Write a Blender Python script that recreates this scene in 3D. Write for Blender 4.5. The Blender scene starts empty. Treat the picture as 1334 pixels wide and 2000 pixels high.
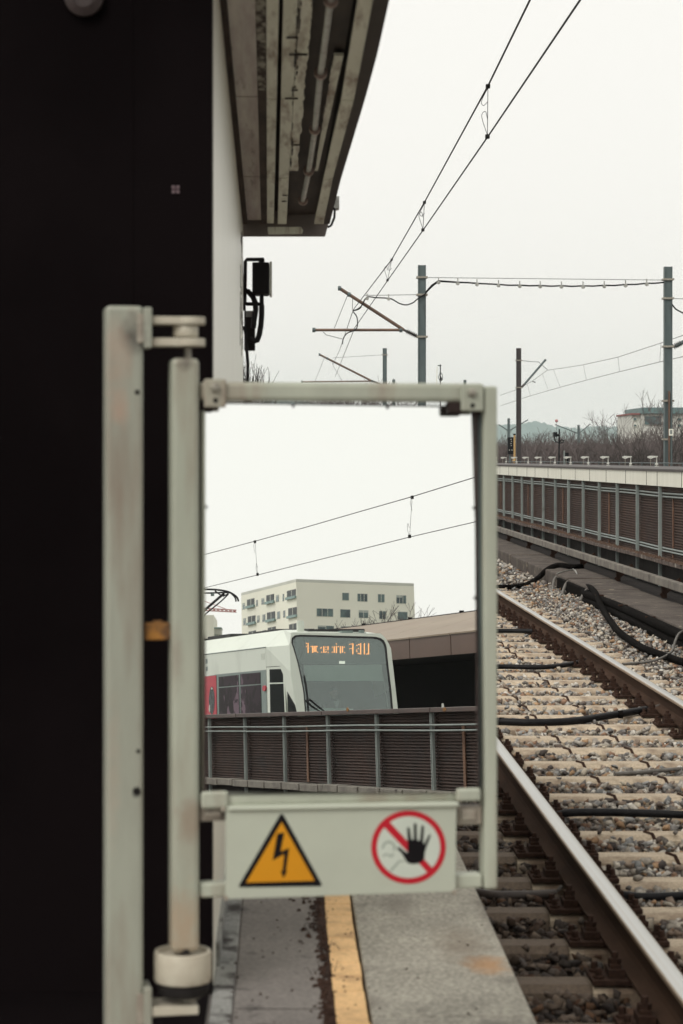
import bpy, bmesh, math, random
import numpy as np
from mathutils import Vector, Matrix
rnd = random.Random(7)
scene = bpy.context.scene
COL = scene.collection
PI = math.pi
# ------------------------------------------------------------------ picture geometry
F, CX, CY, ZC = 4150.0, 546.0, 896.0, 1.435          # focal length (px), vanishing point of the track, eye height
C = Vector((0, 0, ZC))
def ray(u, v): return Vector(((u - CX) / F, 1.0, -(v - CY) / F))
def P(u, v, Y): return C + ray(u, v) * Y
def PX(u, v, X): r = ray(u, v); return C + r * (X / r.x)
def PZ(u, v, z): r = ray(u, v); return C + r * ((z - ZC) / r.z)
# mirror plane: the line of the track going back is seen in the glass vanishing at (-960,1438)
_r = ray(-960, 1438).normalized()
N = (Vector((0, -1, 0)) - _r).normalized()
M0 = P(665, 1165, 4.62)
def refl(p): return p - 2 * (p - M0).dot(N) * N
CM = refl(C)
def rm(u, v): d = ray(u, v); return d - 2 * d.dot(N) * N
def MD(u, v, t): return CM + rm(u, v) * t
def MX(u, v, X): d = rm(u, v); return CM + d * ((X - CM.x) / d.x)
def MY(u, v, Y): d = rm(u, v); return CM + d * ((Y - CM.y) / d.y)
def MP(u, v, p0, n): d = rm(u, v); return CM + d * ((p0 - CM).dot(n) / d.dot(n))
# ------------------------------------------------------------------ helpers
class MB:
    def __init__(s): s.v = []; s.f = []; s.sm = False
    def add(s, vs, fs):
        b = len(s.v); s.v += [tuple(x) for x in vs]; s.f += [tuple(i + b for i in f) for f in fs]; return s
    def box(s, x0, y0, z0, x1, y1, z1):
        x0, x1 = sorted((x0, x1)); y0, y1 = sorted((y0, y1)); z0, z1 = sorted((z0, z1))
        return s.hexa([(x0,y0,z0),(x1,y0,z0),(x1,y1,z0),(x0,y1,z0),(x0,y0,z1),(x1,y0,z1),(x1,y1,z1),(x0,y1,z1)])
    def hexa(s, p):
        return s.add(p, [(0,3,2,1),(4,5,6,7),(0,1,5,4),(1,2,6,5),(2,3,7,6),(3,0,4,7)])
    def obox(s, c, ax, ay, az):      # centre and half-axis vectors
        c = Vector(c)
        return s.hexa([c + ax*i + ay*j + az*k for k in (-1,1) for i, j in ((-1,-1),(1,-1),(1,1),(-1,1))])
    def prism(s, pts, d):            # polygon extruded by the vector d
        n = len(pts); pts = [Vector(p) for p in pts]; d = Vector(d)
        return s.add(pts + [p + d for p in pts], [tuple(range(n))[::-1], tuple(range(n, 2*n))] + [(i, (i+1) % n, n + (i+1) % n, n + i) for i in range(n)])
    def strip(s, A, B, d):           # solid between two polylines, extruded by d
        n = len(A); d = Vector(d); A = [Vector(a) for a in A]; B = [Vector(b) for b in B]
        vs = A + B + [a + d for a in A] + [b + d for b in B]; fs = []
        for i in range(n - 1):
            fs += [(i, i+1, n+i+1, n+i), (2*n+i, 3*n+i, 3*n+i+1, 2*n+i+1), (i, 2*n+i, 2*n+i+1, i+1), (n+i, n+i+1, 3*n+i+1, 3*n+i)]
        fs += [(0, n, 3*n, 2*n), (n-1, 3*n-1, 4*n-1, 2*n-1)]
        return s.add(vs, fs)
    def tube(s, pts, r, n=8, r1=None, cap=True):
        pts = [Vector(p) for p in pts]; m = len(pts); r1 = r if r1 is None else r1
        vs = []; prev = None
        for i, p in enumerate(pts):
            t = (pts[min(i+1, m-1)] - pts[max(i-1, 0)])
            t = t.normalized() if t.length > 1e-9 else Vector((0,0,1))
            if prev is None:
                a = t.cross(Vector((0,0,1)) if abs(t.z) < .9 else Vector((1,0,0))).normalized()
            else:
                a = prev - t * prev.dot(t); a = a.normalized() if a.length > 1e-6 else t.orthogonal().normalized()
            prev = a; b = t.cross(a); rr = r + (r1 - r) * i / max(1, m-1)
            vs += [p + (a * math.cos(2*PI*k/n) + b * math.sin(2*PI*k/n)) * rr for k in range(n)]
        fs = [(i*n+k, i*n+(k+1) % n, (i+1)*n+(k+1) % n, (i+1)*n+k) for i in range(m-1) for k in range(n)]
        if cap: fs += [tuple(range(n))[::-1], tuple(range((m-1)*n, m*n))]
        return s.add(vs, fs)
    def lathe(s, c, prof, n=24, axis=Vector((0,0,1))):   # prof: (radius, height)
        c = Vector(c); axis = axis.normalized(); a = axis.orthogonal().normalized(); b = axis.cross(a); m = len(prof)
        vs = [c + axis*h + (a*math.cos(2*PI*k/n) + b*math.sin(2*PI*k/n))*max(r, 1e-4) for r, h in prof for k in range(n)]
        fs = [(i*n+k, i*n+(k+1) % n, (i+1)*n+(k+1) % n, (i+1)*n+k) for i in range(m-1) for k in range(n)]
        fs += [tuple(range(n))[::-1], tuple(range((m-1)*n, m*n))]
        return s.add(vs, fs)
    def build(s, name, m, parent=None, origin=None, bevel=0, smooth=False, uv=None):
        if parent is not None: o0 = world_loc(parent)
        elif origin is not None: o0 = Vector(origin)
        else: o0 = Vector((0,0,0))
        me = bpy.data.meshes.new(name)
        me.from_pydata([(x-o0.x, y-o0.y, z-o0.z) for x, y, z in s.v], [], s.f)
        bm = bmesh.new(); bm.from_mesh(me); bmesh.ops.recalc_face_normals(bm, faces=bm.faces); bm.to_mesh(me); bm.free()
        if m: me.materials.append(m)
        if smooth:
            me.polygons.foreach_set('use_smooth', [True]*len(me.polygons))
        o = bpy.data.objects.new(name, me); COL.objects.link(o)
        if parent is not None: o.parent = parent
        else: o.location = o0
        if bevel:
            b = o.modifiers.new('bevel', 'BEVEL'); b.width = bevel; b.segments = 2; b.limit_method = 'ANGLE'; b.angle_limit = math.radians(40)
        if smooth:
            try: me.set_sharp_from_angle(angle=math.radians(40))
            except Exception: pass
        return o
def world_loc(o):
    p = Vector((0,0,0))
    while o is not None: p += o.location; o = o.parent
    return p
def tag(o, label=None, cat=None, group=None, kind=None):
    if label: o['label'] = label
    if cat: o['category'] = cat
    if group: o['group'] = group
    if kind: o['kind'] = kind
    return o
def thing(name, loc, label, cat, group=None):
    o = bpy.data.objects.new(name, None); COL.objects.link(o); o.location = Vector(loc); o.empty_display_size = .1
    return tag(o, label, cat, group)
def copy_tree(o, parent=None):
    c = o.copy(); COL.objects.link(c)
    if parent is not None: c.parent = parent
    for ch in list(o.children): copy_tree(ch, c)
    return c
def L(c, *a):      # sRGB 0-255 to linear
    f = lambda x: x/12.92 if x <= .04045 else ((x+.055)/1.055)**2.4
    return tuple(f(x/255) for x in c) + (1,)
# ------------------------------------------------------------------ materials
def mat(name, c1, c2=None, rough=.6, metal=0, scale=4, stretch=(1,1,1), contrast=(.35,.65), grime=None, gscale=3, gamt=(.55,.75), gstretch=(1,1,1),
        bump=0, bscale=40, spec=.4, detail=6, fine=0, stains=()):
    m = bpy.data.materials.new(name); m.use_nodes = True; nt = m.node_tree; b = nt.nodes['Principled BSDF']
    nn, lk = nt.nodes.new, nt.links.new
    b.inputs['Roughness'].default_value = rough; b.inputs['Metallic'].default_value = metal; b.inputs['Specular IOR Level'].default_value = spec
    tc = nn('ShaderNodeTexCoord')
    def noise(sc, st, det=detail, loc=0):
        mp = nn('ShaderNodeMapping'); mp.inputs['Scale'].default_value = st; mp.inputs['Location'].default_value = (loc, loc*.7, loc*.3)
        lk(tc.outputs['Object'], mp.inputs[0]); n = nn('ShaderNodeTexNoise'); n.inputs['Scale'].default_value = sc; n.inputs['Detail'].default_value = det
        n.inputs['Roughness'].default_value = .6
        lk(mp.outputs[0], n.inputs['Vector']); return n
    def ramp(src, lo, hi):
        r = nn('ShaderNodeMapRange'); r.inputs[1].default_value = lo; r.inputs[2].default_value = hi; lk(src, r.inputs[0]); return r.outputs[0]
    def mix(fac, A, B):
        x = nn('ShaderNodeMix'); x.data_type = 'RGBA'
        if fac is not None: lk(fac, x.inputs[0])
        for s_, q in ((6, A), (7, B)):
            if isinstance(q, tuple): x.inputs[s_].default_value = q
            else: lk(q, x.inputs[s_])
        return x.outputs[2]
    c = c1
    if c2: c = mix(ramp(noise(scale, stretch).outputs[0], *contrast), c1, c2)
    if fine:
        f_ = noise(75, (1,1,1), 3, 3.1); k = ramp(f_.outputs[0], .38, .62)
        dk = tuple(x*(1-fine) for x in c1[:3]) + (1,)
        x = nn('ShaderNodeMix'); x.data_type = 'RGBA'; x.blend_type = 'MULTIPLY'; x.inputs[0].default_value = 1
        if isinstance(c, tuple): x.inputs[6].default_value = c
        else: lk(c, x.inputs[6])
        lk(mix(k, (1-fine,)*3+(1,), (1+fine*.4,)*3+(1,)), x.inputs[7]); c = x.outputs[2]
    if grime:
        c = mix(ramp(noise(gscale, gstretch, 8, 5.3).outputs[0], *gamt), c, grime)
    for (pt, rad, col, amt) in stains:      # dirt marks with a place of their own
        ge = nn('ShaderNodeNewGeometry'); sb_ = nn('ShaderNodeVectorMath'); sb_.operation = 'SUBTRACT'; sb_.inputs[1].default_value = pt; lk(ge.outputs['Position'], sb_.inputs[0])
        dv_ = nn('ShaderNodeVectorMath'); dv_.operation = 'DIVIDE'; dv_.inputs[1].default_value = rad; lk(sb_.outputs[0], dv_.inputs[0])
        ln = nn('ShaderNodeVectorMath'); ln.operation = 'LENGTH'; lk(dv_.outputs[0], ln.inputs[0])
        wb = nn('ShaderNodeMath'); wb.operation = 'MULTIPLY_ADD'; wb.inputs[1].default_value = 1.6; lk(noise(22, (1,1,1), 6, 9.1).outputs[0], wb.inputs[0]); lk(ln.outputs['Value'], wb.inputs[2])
        rr_ = nn('ShaderNodeMapRange'); rr_.inputs[1].default_value = 1.1; rr_.inputs[2].default_value = 1.95; rr_.inputs[3].default_value = amt; rr_.inputs[4].default_value = 0; lk(wb.outputs[0], rr_.inputs[0])
        c = mix(rr_.outputs[0], c, col)
    if isinstance(c, tuple): b.inputs['Base Color'].default_value = c
    else: lk(c, b.inputs['Base Color'])
    if bump:
        bp = nn('ShaderNodeBump'); bp.inputs['Strength'].default_value = bump; bp.inputs['Distance'].default_value = .02
        lk(noise(bscale, (1,1,1), 8, 1.7).outputs[0], bp.inputs['Height']); lk(bp.outputs[0], b.inputs['Normal'])
    return m
def emit(name, col, s):
    m = bpy.data.materials.new(name); m.use_nodes = True; b = m.node_tree.nodes['Principled BSDF']
    b.inputs['Base Color'].default_value = col; b.inputs['Emission Color'].default_value = col; b.inputs['Emission Strength'].default_value = s
    return m
def glass(name, tint, trans, gloss, rough=.02, body=(.01,.012,.012,1)):
    m = bpy.data.materials.new(name); m.use_nodes = True; nt = m.node_tree; nt.nodes.clear(); nn, lk = nt.nodes.new, nt.links.new
    o = nn('ShaderNodeOutputMaterial'); t = nn('ShaderNodeBsdfTransparent'); t.inputs[0].default_value = tint
    d = nn('ShaderNodeBsdfDiffuse'); d.inputs[0].default_value = body
    g = nn('ShaderNodeBsdfGlossy'); g.inputs['Roughness'].default_value = rough; g.inputs[0].default_value = (.92,1,.985,1)
    m1 = nn('ShaderNodeMixShader'); m1.inputs[0].default_value = trans; lk(d.outputs[0], m1.inputs[1]); lk(t.outputs[0], m1.inputs[2])
    m2 = nn('ShaderNodeMixShader'); m2.inputs[0].default_value = gloss; lk(m1.outputs[0], m2.inputs[1]); lk(g.outputs[0], m2.inputs[2])
    lk(m2.outputs[0], o.inputs[0]); return m
Mt = {}
_g = lambda u, v, d=4.55: tuple(P(u, v, d))
GST = [(_g(262, 650), (.03, .12, .045), (.05,.04,.035,1), .9), (_g(232, 700), (.03, .12, .10), (.42,.29,.22,1), .5), (_g(236, 800), (.025, .12, .05), (.40,.27,.20,1), .6), (_g(362, 1820), (.06, .12, .10), (.38,.27,.18,1), .7),
       (_g(375, 1600), (.03, .12, .05), (.25,.18,.13,1), .6), (_g(268, 1545), (.008, .1, .008), (.03,.03,.035,1), .9), (_g(366, 705), (.02, .1, .02), (.12,.10,.08,1), .8), (_g(925, 1590), (.03, .1, .03), (.16,.10,.08,1), .7), (_g(225, 1500), (.02, .1, .2), (.40,.32,.25,1), .4), (_g(345, 1280), (.02, .1, .08), (.25,.2,.16,1), .5)]
Mt['gate'] = mat('gate_paint', (.44,.46,.375,1), (.375,.39,.32,1), .45, scale=3, stretch=(4,4,.8), grime=(.27,.205,.155,1), gscale=2.4, gamt=(.50,.76), gstretch=(4,4,.6), bump=.06, bscale=60, stains=GST)
Mt['gatepost'] = mat('post_paint', (.335,.345,.285,1), (.28,.285,.235,1), .45, scale=3, stretch=(4,4,.8), grime=(.22,.165,.125,1), gscale=2.4, gamt=(.52,.8), gstretch=(4,4,.6), bump=.06, bscale=60, stains=GST)
Mt['gatetube'] = mat('tube_paint', (.39,.405,.33,1), (.33,.345,.28,1), .45, scale=3, stretch=(4,4,.8), grime=(.25,.19,.14,1), gscale=2.4, gamt=(.52,.8), gstretch=(4,4,.6), bump=.06, bscale=60, stains=GST)
Mt['gate_dirty'] = mat('gate_paint_dirty', (.36,.33,.27,1), (.25,.21,.17,1), .5, scale=20, grime=(.08,.06,.05,1), gscale=25, gamt=(.55,.75), bump=.2)
Mt['collar'] = mat('collar_paint', (.53,.495,.40,1), (.43,.38,.30,1), .5, scale=12, grime=(.2,.15,.11,1), gscale=14, gamt=(.62,.8))
Mt['board'] = mat('board_paint', (.46,.485,.40,1), (.425,.445,.37,1), .5, scale=5, grime=(.3,.28,.22,1), gscale=7, gamt=(.66,.85), bump=.03)
Mt['rubber'] = mat('rubber', (.012,.010,.010,1), (.022,.02,.019,1), .7, scale=20, spec=.12)
Mt['seal'] = mat('mirror_seal', (.02,.013,.012,1), (.05,.035,.032,1), .6, scale=12, spec=.12)
Mt['bolt'] = mat('bolt_steel', (.42,.40,.34,1), (.2,.18,.15,1), .45, metal=.4, scale=30)
Mt['latch'] = mat('latch_orange', (.36,.16,.03,1), (.12,.06,.025,1), .7, scale=30, contrast=(.42,.6))
Mt['yellow'] = mat('sign_yellow', (.62,.265,.005,1), (.57,.24,.005,1), .45, scale=6)
Mt['black'] = mat('sign_black', (.008,.007,.008,1), None, .45, spec=.12)
Mt['red'] = mat('sign_red', (.48,.008,.022,1), (.43,.007,.02,1), .45, scale=6)
Mt['disc'] = mat('sign_white', (.56,.60,.53,1), (.50,.54,.47,1), .5, scale=6)
Mt['faint'] = mat('sign_faint', (.27,.31,.265,1), (.34,.38,.325,1), .6, scale=40)
Mt['darkwall'] = mat('shaded_cladding', (.0036,.0023,.0026,1), (.0058,.0039,.0043,1), .85, spec=.04, scale=1.2, contrast=(.4,.6))  # near-black colour holds the shade inside the station
Mt['whitewall'] = mat('white_cladding', (.80,.78,.67,1), (.74,.72,.62,1), .35, scale=2, stretch=(1,6,.4), grime=(.30,.26,.21,1), gscale=3, gamt=(.6,.8), gstretch=(1,8,.35), bump=.05)
Mt['soffA'] = mat('soffit_mauve', (.44,.36,.34,1), (.62,.56,.51,1), .24, scale=3, stretch=(6,.6,1), grime=(.14,.10,.09,1), gscale=4, gamt=(.58,.8), gstretch=(6,.8,1))
Mt['soffB'] = mat('soffit_pale', (.90,.90,.78,1), (.80,.80,.67,1), .24, scale=3, stretch=(5,.8,1), grime=(.34,.25,.19,1), gscale=3.5, gamt=(.50,.72), gstretch=(5,.8,1))
Mt['rough'] = mat('flaking_edge', (.40,.38,.33,1), (.05,.035,.03,1), .8, scale=28, stretch=(1,.5,1), contrast=(.42,.56), bump=.6)
Mt['beam'] = mat('brown_trim', (.075,.05,.042,1), (.025,.016,.015,1), .8, scale=14, stretch=(1,.3,1), contrast=(.35,.7), bump=.5)
Mt['void'] = mat('dark_slot', (.012,.008,.008,1), (.03,.02,.018,1), .8, scale=6)
Mt['trough'] = mat('lamp_trough', (.07,.05,.042,1), (.03,.022,.02,1), .6, scale=5, stretch=(3,.6,1))
Mt['tube'] = mat('tube_glass', (.5,.52,.5,1), (.36,.36,.34,1), .15, scale=10, spec=.8)
Mt['tubering'] = mat('tube_ring', (.30,.22,.19,1), (.16,.11,.1,1), .4, metal=.3, scale=30)
Mt['fascia'] = mat('fascia_brown', (.022,.014,.013,1), (.04,.027,.025,1), .6, scale=6)
Mt['endcap'] = mat('canopy_end', (.17,.145,.135,1), (.24,.2,.185,1), .5, scale=5)
Mt['blackbox'] = mat('black_plastic', (.009,.008,.009,1), (.014,.012,.012,1), .5, scale=8, spec=.12)
Mt['lens'] = mat('lamp_lens', (.55,.55,.5,1), (.4,.4,.36,1), .25, scale=40)
Mt['sign_red_edge'] = mat('red_edge', (.40,.02,.05,1), None, .5)
Mt['asphalt'] = mat('platform_asphalt', (.165,.148,.135,1), (.21,.19,.173,1), .9, scale=2.5, grime=(.04,.034,.032,1), gscale=7, gamt=(.60,.72), bump=.25, bscale=150, fine=.22)
Mt['slab'] = mat('platform_slab', (.30,.28,.235,1), (.40,.375,.315,1), .9, scale=5, grime=(.10,.09,.078,1), gscale=5, gamt=(.58,.78), bump=.3, bscale=160, fine=.38, stains=[(tuple(PZ(950, 1885, 0)), (.07, .13, .1), (.42,.22,.09,1), .75), (tuple(PZ(900, 1845, 0)), (.09, .3, .1), (.17,.135,.10,1), .6), (tuple(PZ(960, 1780, 0)), (.05, .5, .1), (.12,.10,.085,1), .6), (tuple(PZ(780, 1770, 0)), (.06, .2, .1), (.16,.14,.12,1), .5), (tuple(PZ(720, 1960, 0)), (.05, .1, .1), (.15,.13,.11,1), .5)])
Mt['kerbslab'] = mat('platform_kerb', (.21,.21,.195,1), (.31,.31,.29,1), .9, scale=5, grime=(.035,.028,.025,1), gscale=7, gamt=(.49,.62), bump=.3, bscale=120, fine=.25)
Mt['brick'] = mat('yellow_brick', (.78,.50,.24,1), (.68,.43,.20,1), .85, scale=7, grime=(.36,.22,.11,1), gscale=9, gamt=(.52,.72), bump=.2, bscale=120, fine=.15)
Mt['stain'] = mat('rust_stain', (.26,.15,.07,1), (.21,.17,.12,1), .9, scale=9)
Mt['sleeper'] = mat('sleeper_concrete', (.52,.425,.31,1), (.40,.325,.24,1), .9, scale=7, stretch=(.6,3,1), grime=(.19,.135,.095,1), gscale=6, gamt=(.47,.68), bump=.25, bscale=70, fine=.18)
Mt['sleeper_dark'] = mat('sleeper_end', (.155,.115,.082,1), (.095,.07,.052,1), .9, scale=6, bump=.25, bscale=70, fine=.2)
Mt['rust'] = mat('rust_dark', (.028,.016,.012,1), (.055,.031,.022,1), .9, spec=.08, scale=40, bump=.3)
Mt['railside'] = mat('rail_web', (.034,.019,.012,1), (.062,.036,.024,1), .9, spec=.08, scale=5, stretch=(1,.4,3), bump=.15)
Mt['railtop'] = mat('rail_head', (.56,.57,.56,1), (.46,.44,.40,1), .3, metal=.85, scale=3, stretch=(30,.15,1), contrast=(.3,.7))
Mt['railedge'] = mat('rail_edge', (.42,.33,.24,1), (.30,.22,.15,1), .45, metal=.6, scale=6, stretch=(1,.3,1))
Mt['hose'] = mat('black_hose', (.008,.008,.009,1), (.015,.014,.015,1), .5, scale=20, spec=.12)
Mt['oldcable'] = mat('dusty_black_cable', (.0045,.004,.004,1), (.010,.0085,.0075,1), .9, scale=12, spec=.02)
Mt['pipe'] = mat('grey_pipe', (.16,.15,.135,1), (.09,.08,.07,1), .6, scale=14)
Mt['brownpipe'] = mat('brown_pipe', (.075,.058,.048,1), (.04,.03,.026,1), .6, scale=14)
Mt['bed'] = mat('bed_dirt', (.12,.105,.09,1), (.05,.042,.036,1), .95, scale=14, bump=.8, bscale=30)
Mt['trackbed2'] = mat('far_bed', (.07,.06,.052,1), (.03,.026,.023,1), .95, scale=6, bump=.8, bscale=20)
Mt['plinth'] = mat('plinth_concrete', (.115,.094,.078,1), (.058,.045,.038,1), .95, scale=2.2, grime=(.24,.21,.155,1), gscale=6, gamt=(.6,.72), bump=.4, bscale=60, fine=.3)
Mt['walk'] = mat('walkway_dark', (.012,.009,.008,1), (.026,.02,.017,1), .95, scale=4, bump=.4)
Mt['guard'] = mat('guard_beam', (.22,.20,.17,1), (.13,.115,.10,1), .9, scale=4, grime=(.05,.04,.035,1), gscale=5, gamt=(.58,.7), gstretch=(1,1,.3), bump=.3)
Mt['ledge'] = mat('mossy_ledge', (.10,.058,.036,1), (.06,.034,.024,1), .95, scale=14, grime=(.18,.15,.125,1), gscale=18, gamt=(.6,.72), bump=.9, bscale=50)
Mt['ledge_face'] = mat('ledge_face', (.13,.10,.085,1), (.06,.042,.036,1), .95, scale=6, stretch=(1,1,.3), grime=(.28,.25,.21,1), gscale=7, gamt=(.58,.66), bump=.4)
Mt['louver'] = mat('louvre_brown', (.082,.043,.029,1), (.048,.026,.02,1), .7, scale=1.2, grime=(.045,.035,.032,1), gscale=3, gamt=(.5,.75), gstretch=(1,1,.4))
Mt['louver_back'] = mat('louvre_dark', (.062,.034,.026,1), (.038,.021,.017,1), .75, scale=1.2, grime=(.03,.024,.023,1), gscale=3, gamt=(.5,.75))
Mt['rustpost'] = mat('rust_post', (.16,.085,.05,1), (.10,.05,.032,1), .8, scale=8)
Mt['wallpost'] = mat('grey_green_post', (.235,.265,.25,1), (.175,.20,.19,1), .5, scale=5, stretch=(1,1,.3), grime=(.10,.10,.09,1), gscale=4, gamt=(.6,.8))
Mt['palepost'] = mat('pale_grey_post', (.33,.36,.345,1), (.24,.265,.255,1), .5, scale=5, stretch=(1,1,.3), grime=(.10,.10,.09,1), gscale=4, gamt=(.6,.8))
Mt['parapet'] = mat('parapet_panel', (.80,.79,.69,1), (.74,.73,.63,1), .5, scale=2, stretch=(1,3,.3), grime=(.58,.56,.48,1), gscale=3, gamt=(.58,.8), gstretch=(1,4,.3))
Mt['coping'] = mat('dark_coping', (.075,.065,.06,1), (.05,.042,.04,1), .6, scale=4)
Mt['cap'] = mat('brown_cap', (.05,.03,.026,1), (.075,.045,.037,1), .45, scale=4, grime=(.22,.12,.03,1), gscale=9, gamt=(.72,.76))
Mt['mast'] = mat('mast_steel', (.105,.135,.135,1), (.075,.10,.102,1), .5, scale=2, stretch=(3,3,.5), grime=(.055,.06,.06,1), gscale=3, gamt=(.55,.75), gstretch=(3,3,.6))
Mt['mastbrown'] = mat('mast_brown', (.05,.042,.042,1), (.035,.028,.028,1), .6, scale=2)
Mt['copper'] = mat('bracket_tube', (.17,.105,.075,1), (.11,.075,.058,1), .5, metal=.3, scale=3)
Mt['wire'] = mat('wire_black', (.012,.012,.012,1), None, .5, spec=.12)
Mt['thinwire'] = mat('wire_grey', (.12,.125,.12,1), None, .5)
Mt['insul'] = mat('insulator', (.04,.038,.036,1), (.07,.06,.055,1), .35, scale=10)
Mt['clamp'] = mat('cable_clamp', (.5,.5,.46,1), (.2,.2,.18,1), .4, metal=.5, scale=30)
Mt['twig'] = mat('bare_twigs', (.115,.093,.09,1), (.085,.067,.065,1), .9, scale=.4)
Mt['twigdark'] = mat('near_twigs', (.045,.038,.034,1), (.035,.028,.026,1), .9, scale=.5)
Mt['scrub'] = mat('woodland_floor', (.06,.047,.043,1), (.035,.028,.026,1), 1, scale=.2, bump=.8, bscale=1)
Mt['hill'] = mat('hill_wood', (.045,.115,.11,1), (.075,.15,.145,1), 1, scale=.02)  # teal of the distant haze is put into this base colour
Mt['field'] = mat('ground_grass', (.06,.065,.035,1), (.09,.08,.05,1), 1, scale=.05)
Mt['pinkball'] = mat('pink_ball', (.35,.12,.12,1), (.4,.16,.15,1), .6)
Mt['housewhite'] = mat('house_render', (.62,.62,.57,1), (.55,.55,.5,1), .8, scale=.3)
Mt['roofteal'] = mat('roof_teal', (.13,.21,.21,1), (.11,.18,.18,1), .6, scale=.4)
Mt['roofred'] = mat('roof_red', (.26,.09,.08,1), None, .7)
Mt['pane'] = mat('far_pane', (.10,.16,.16,1), (.07,.11,.115,1), .25, scale=.6)
Mt['apt'] = mat('apartment_render', (.86,.845,.74,1), (.82,.80,.70,1), .85, scale=.2, stretch=(1,1,.3))
Mt['aptwin'] = mat('apartment_pane', (.11,.165,.165,1), (.05,.075,.085,1), .2, scale=.7, contrast=(.42,.58))
Mt['curtain'] = mat('window_blind', (.42,.45,.42,1), (.34,.37,.35,1), .8)
Mt['loggia'] = mat('loggia_dark', (.08,.09,.095,1), (.045,.05,.055,1), .6, scale=.8)
Mt['frame'] = mat('window_frame', (.62,.62,.55,1), None, .6)
Mt['balcony'] = mat('balcony_panel', (.24,.34,.33,1), (.19,.28,.27,1), .5, scale=1)
Mt['crane'] = mat('crane_red', (.45,.12,.10,1), None, .7)
Mt['shelter_roof'] = mat('copper_roof', (.26,.20,.145,1), (.215,.16,.115,1), .55, scale=.7, stretch=(1,.3,1), grime=(.18,.13,.105,1), gscale=1.5, gamt=(.6,.8))
Mt['shelter_fascia'] = mat('copper_fascia', (.115,.066,.049,1), (.095,.054,.041,1), .5, scale=.6)
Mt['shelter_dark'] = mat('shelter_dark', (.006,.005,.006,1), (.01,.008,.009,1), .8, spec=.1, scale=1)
Mt['tram'] = mat('tram_white', (.655,.69,.61,1), (.62,.655,.58,1), .28, scale=.6, grime=(.50,.53,.465,1), gscale=1.4, gamt=(.55,.8), gstretch=(1,1,.4))
Mt['tramgrey'] = mat('tram_grey_band', (.20,.25,.235,1), (.16,.20,.19,1), .4, scale=1)
Mt['tramred'] = mat('tram_red', (.50,.02,.045,1), (.42,.018,.04,1), .4, scale=1)
Mt['sideglass'] = glass('tram_side_glass', (.5,.42,.48,1), .25, .10, .02, (.022,.015,.02,1))
Mt['cabglass'] = glass('cab_glass', (.3,.3,.3,1), .15, .02, .02, (.006,.006,.006,1))
Mt['screen'] = glass('windscreen_glass', (.86,.92,.90,1), .74, .12, .0, (.03,.036,.034,1))
Mt['cabdark'] = mat('cab_interior', (.012,.015,.015,1), (.02,.024,.024,1), .9, scale=2)
Mt['blind'] = mat('cab_blind', (.55,.64,.57,1), None, .9)
Mt['trampane'] = mat('tram_pane', (.014,.008,.011,1), (.15,.10,.13,1), .3, scale=.9, stretch=(1,1,.7), contrast=(.545,.56), grime=(.03,.017,.025,1), gscale=2.6, gamt=(.49,.52), spec=.04, detail=3)  # mauve blotches paint reflections and the interior into the panes
Mt['ledpanel'] = mat('display_panel', (.19,.23,.215,1), (.16,.19,.18,1), .8, scale=3)
Mt['led'] = emit('led_orange', (1.0,.35,.085,1), 3.0)
Mt['caplamp'] = emit('cab_lamp', (1.0,.93,.8,1), 1.3)
Mt['roofgear'] = mat('roof_gear', (.03,.03,.032,1), (.055,.055,.055,1), .6, scale=4, spec=.12)
Mt['skin'] = mat('skin', (.35,.2,.15,1), None, .6)
Mt['shirt'] = mat('shirt', (.6,.62,.62,1), None, .8)
Mt['jacket'] = mat('jacket', (.02,.022,.03,1), None, .8)
Mt['hair'] = mat('hair', (.02,.015,.012,1), None, .7)
Mt['sigblack'] = mat('signal_black', (.012,.013,.014,1), None, .6, spec=.12)
Mt['ochre'] = mat('ochre_post', (.42,.27,.11,1), None, .6)
Mt['lampwhite'] = mat('small_lamp_white', (.6,.6,.55,1), (.4,.4,.36,1), .5, scale=30)
mm = bpy.data.materials.new('mirror_silver'); mm.use_nodes = True; nt = mm.node_tree; nt.nodes.clear()
o_ = nt.nodes.new('ShaderNodeOutputMaterial'); g_ = nt.nodes.new('ShaderNodeBsdfGlossy'); g_.inputs['Roughness'].default_value = 0; g_.inputs[0].default_value = (.965,.985,.97,1)
nt.links.new(g_.outputs[0], o_.inputs[0]); Mt['mirror'] = mm
# ================================================================== GATE WITH MIRROR
E3 = Vector((N.x, N.y, 0)).normalized(); E1 = Vector((-E3.y, E3.x, 0)); EZ = Vector((0, 0, 1))
def Gq(u, v, off=0): r = ray(u, v); return C + r * ((off - (C - M0).dot(E3)) / r.dot(E3))
def gbox(mb, u0, v0, u1, v1, o0, o1):
    vm, um = (v0 + v1) / 2, (u0 + u1) / 2
    a0, a1 = [(Gq(u, vm, o1) - M0).dot(E1) for u in (u0, u1)]; z0, z1 = [Gq(um, v, o1).z for v in (v1, v0)]
    c = M0 + E1 * ((a0 + a1) / 2) + E3 * ((o0 + o1) / 2); c.z = (z0 + z1) / 2
    return mb.obox(c, E1 * (a1 - a0) / 2, E3 * (o1 - o0) / 2, EZ * (z1 - z0) / 2)
def gpoly(mb, px, o0, o1): return mb.prism([Gq(u, v, o0) for u, v in px], E3 * (o1 - o0))
def gcyl(mb, u0, u1, v0, v1, off, n=28, prof=None):   # vertical cylinder whose silhouette spans u0..u1
    um = (u0 + u1) / 2; c = Gq(um, (v0 + v1) / 2, off); r = (Gq(u1, v0, off) - Gq(u0, v0, off)).length / 2
    z0, z1 = Gq(um, v1, off).z, Gq(um, v0, off).z
    return mb.lathe((c.x, c.y, 0), [(r, z0), (r, z1)] if prof is None else [(r * k, z0 + (z1 - z0) * h) for k, h in prof], n)
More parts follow.
